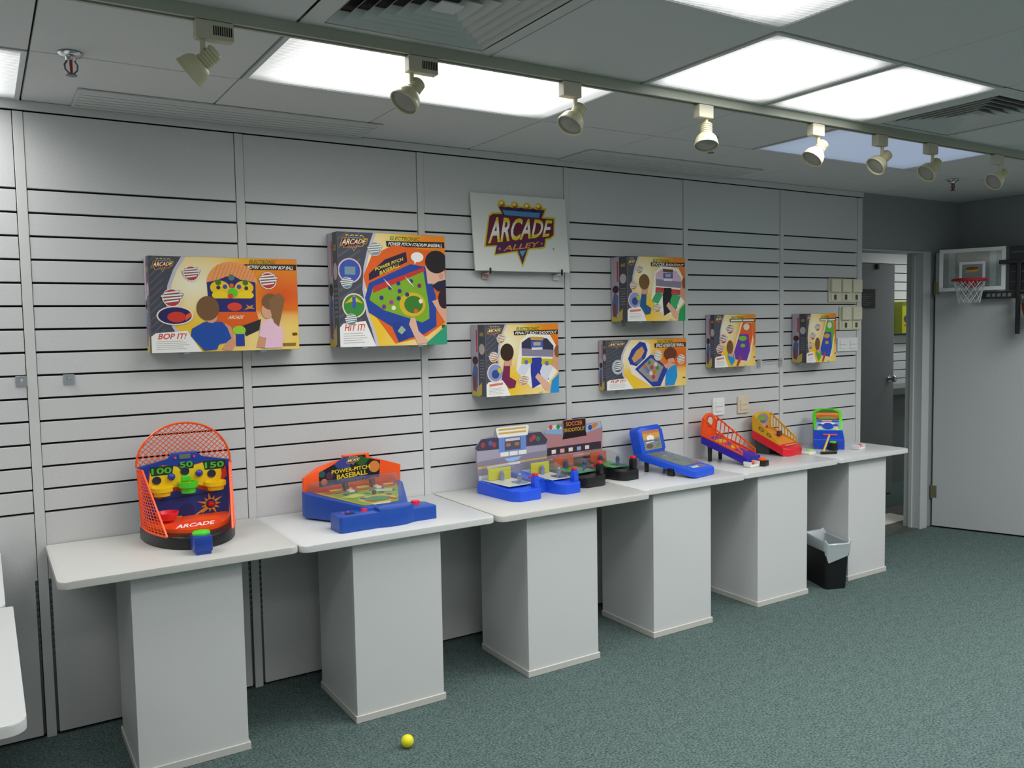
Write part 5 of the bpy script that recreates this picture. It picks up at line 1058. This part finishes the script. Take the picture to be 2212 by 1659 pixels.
MB().box(-0.06, 0.06, -0.1, -0.092, s7(-0.092)+0.0487, s7(-0.092)+0.054).build('front_strip', plastic('c8a87a'), t)
a = MB().box(0.062, 0.14, -0.185, -0.128, 0.0, 0.016, 0.004).build('launcher', plastic('e6e6dc'), t, True)
MB().lathe([(0.024, 0), (0.025, 0.005), (0.018, 0.009), (0.004, 0.01)], 16, Matrix.Translation((0.115, -0.16, 0.0165))).build('launch_button', plastic('a8dc7c'), a, True)

# ------------------------------------------------------------------ 8: green and blue toy
t = thing('alley_toy', 'upright green and blue toy with rainbow arch, nearest the doorway', 'toy', (4.365, -0.19, DZ+0.0015), math.radians(-48))
G8, B8 = plastic('5cd428'), plastic('1c46c0')
MB().prism([(-0.09, -0.1), (0.09, -0.1), (0.085, 0.1), (-0.085, 0.1)], 0.0, lambda x, y: 0.062+0.5*(y+0.1), 0.005).build('base', B8, t, True)
tl = Matrix.Translation((0, 0.0, 0.095)) @ Matrix.Rotation(math.radians(-32), 4, 'X')
oc = [(-0.085, 0.0), (0.085, 0.0), (0.09, 0.12), (0.082, 0.15), (0.045, 0.165), (-0.045, 0.165), (-0.082, 0.15), (-0.09, 0.12)]
fr = MB().prism(oc, -0.012, 0.012, 0.004, 2, tl @ RX).build('frame', G8, t, True)
tm = tl.to_3x3(); P = Print(tl @ Vector((-0.07, -0.0124, 0.006)), tm @ Vector((0.14, 0, 0)), tm @ Vector((0, 0, 0.15)), 0.0004)
P.poly([(0, 0.52), (1, 0.52), (1, 0.86), (0.7, 1), (0.3, 1), (0, 0.86)], '4a6a34'); P.poly([(0.02, 0.62), (0.98, 0.62), (0.98, 0.84), (0.02, 0.84)], 'e0902a'); P.poly([(0.04, 0.58), (0.96, 0.58), (0.96, 0.72), (0.75, 0.74), (0.25, 0.74), (0.04, 0.72)], 'd8581e'); P.ell(0.5, 0.55, 0.38, 0.12, '7a9a3a'); P.rect(0.02, 0.5, 0.98, 0.54, '3a4a34')
P.rect(0, 0, 1, 0.5, '8aa6d8'); P.rect(0.02, 0.4, 0.98, 0.48, '2c4ab0'); P.rect(0.25, 0.42, 0.68, 0.5, 'd89aa8'); P.poly([(0.05, 0.22), (0.95, 0.22), (0.9, 0.3), (0.1, 0.3)], '2c3c98'); P.ell(0.5, 0.33, 0.3, 0.07, 'ece8d8'); P.poly([(0.02, 0.0), (0.3, 0.16), (0.7, 0.16), (0.98, 0.0)], '7ac0d8'); P.ell(0.5, 0.2, 0.24, 0.16, '2244b8'); P.poly([(0.0, 0.02), (0.12, 0.2), (0.3, 0.08)], 'e6dc8a'); P.poly([(1.0, 0.02), (0.88, 0.2), (0.7, 0.08)], 'e6dc6a')
P.build('face_print', fr)
MB().box(-0.035, 0.05, -0.07, -0.05, 0.082, 0.0915, 0.003).build('ticket_slot', plastic('d85a7a'), t, True)
a = MB().cyl((0.02, -0.135, 0.0), (0.02, -0.135, 0.046), 0.029, 0.027, 20).build('launcher', M_BLACK, t, True)
MB().lathe([(0.02, 0), (0.021, 0.006), (0.014, 0.011), (0.004, 0.012)], 16, Matrix.Translation((0.018, -0.137, 0.046))).build('launch_button', G8, a, True)
MB().box(0.0, 0.04, -0.113, -0.098, 0.006, 0.03).build('launcher_arm', M_BLACK, t)
# small hammer-like flipper lying against the toy, ball holders
t = thing('toy_mallet', 'small black mallet with a yellow handle leaning on the green toy', 'toy mallet', (4.1, -0.36, DZ+0.0015), math.radians(-25))
MB().box(-0.014, 0.085, -0.012, 0.012, 0.0, 0.015, 0.004).build('mallet_head', M_BLACK, t, True)
MB().cyl((0.0, 0.0, 0.012), (0.085, 0.09, 0.1), 0.007, 0.006, 10).build('handle', plastic('d8b84a'), t, True)
for x, y, c1, c2, lab, rz in ((3.43, -0.405, 'e4e2dc', 'd8583a', 'tiny white ball holder with a red ball before the purple toy', 0.1), (4.44, -0.36, 'e4e4e0', 'd84a58', 'tiny white ball holder with a red ball right of the green toy', 0.2)):
    t = thing('ball_holder', lab, 'ball holder', (x, y, DZ+0.0015), rz, group='tiny white ball holders on the desk tops')
    MB().box(-0.04, 0.04, -0.025, 0.025, 0.0, 0.012, 0.003).box(-0.04, -0.034, -0.025, 0.025, 0.012, 0.03).box(0.034, 0.04, -0.025, 0.025, 0.012, 0.03).build('tray', plastic(c1), t, True)
    MB().ball((0.008, -0.004, 0.022), 0.0105).build('toy_ball', plastic(c2), t, True)
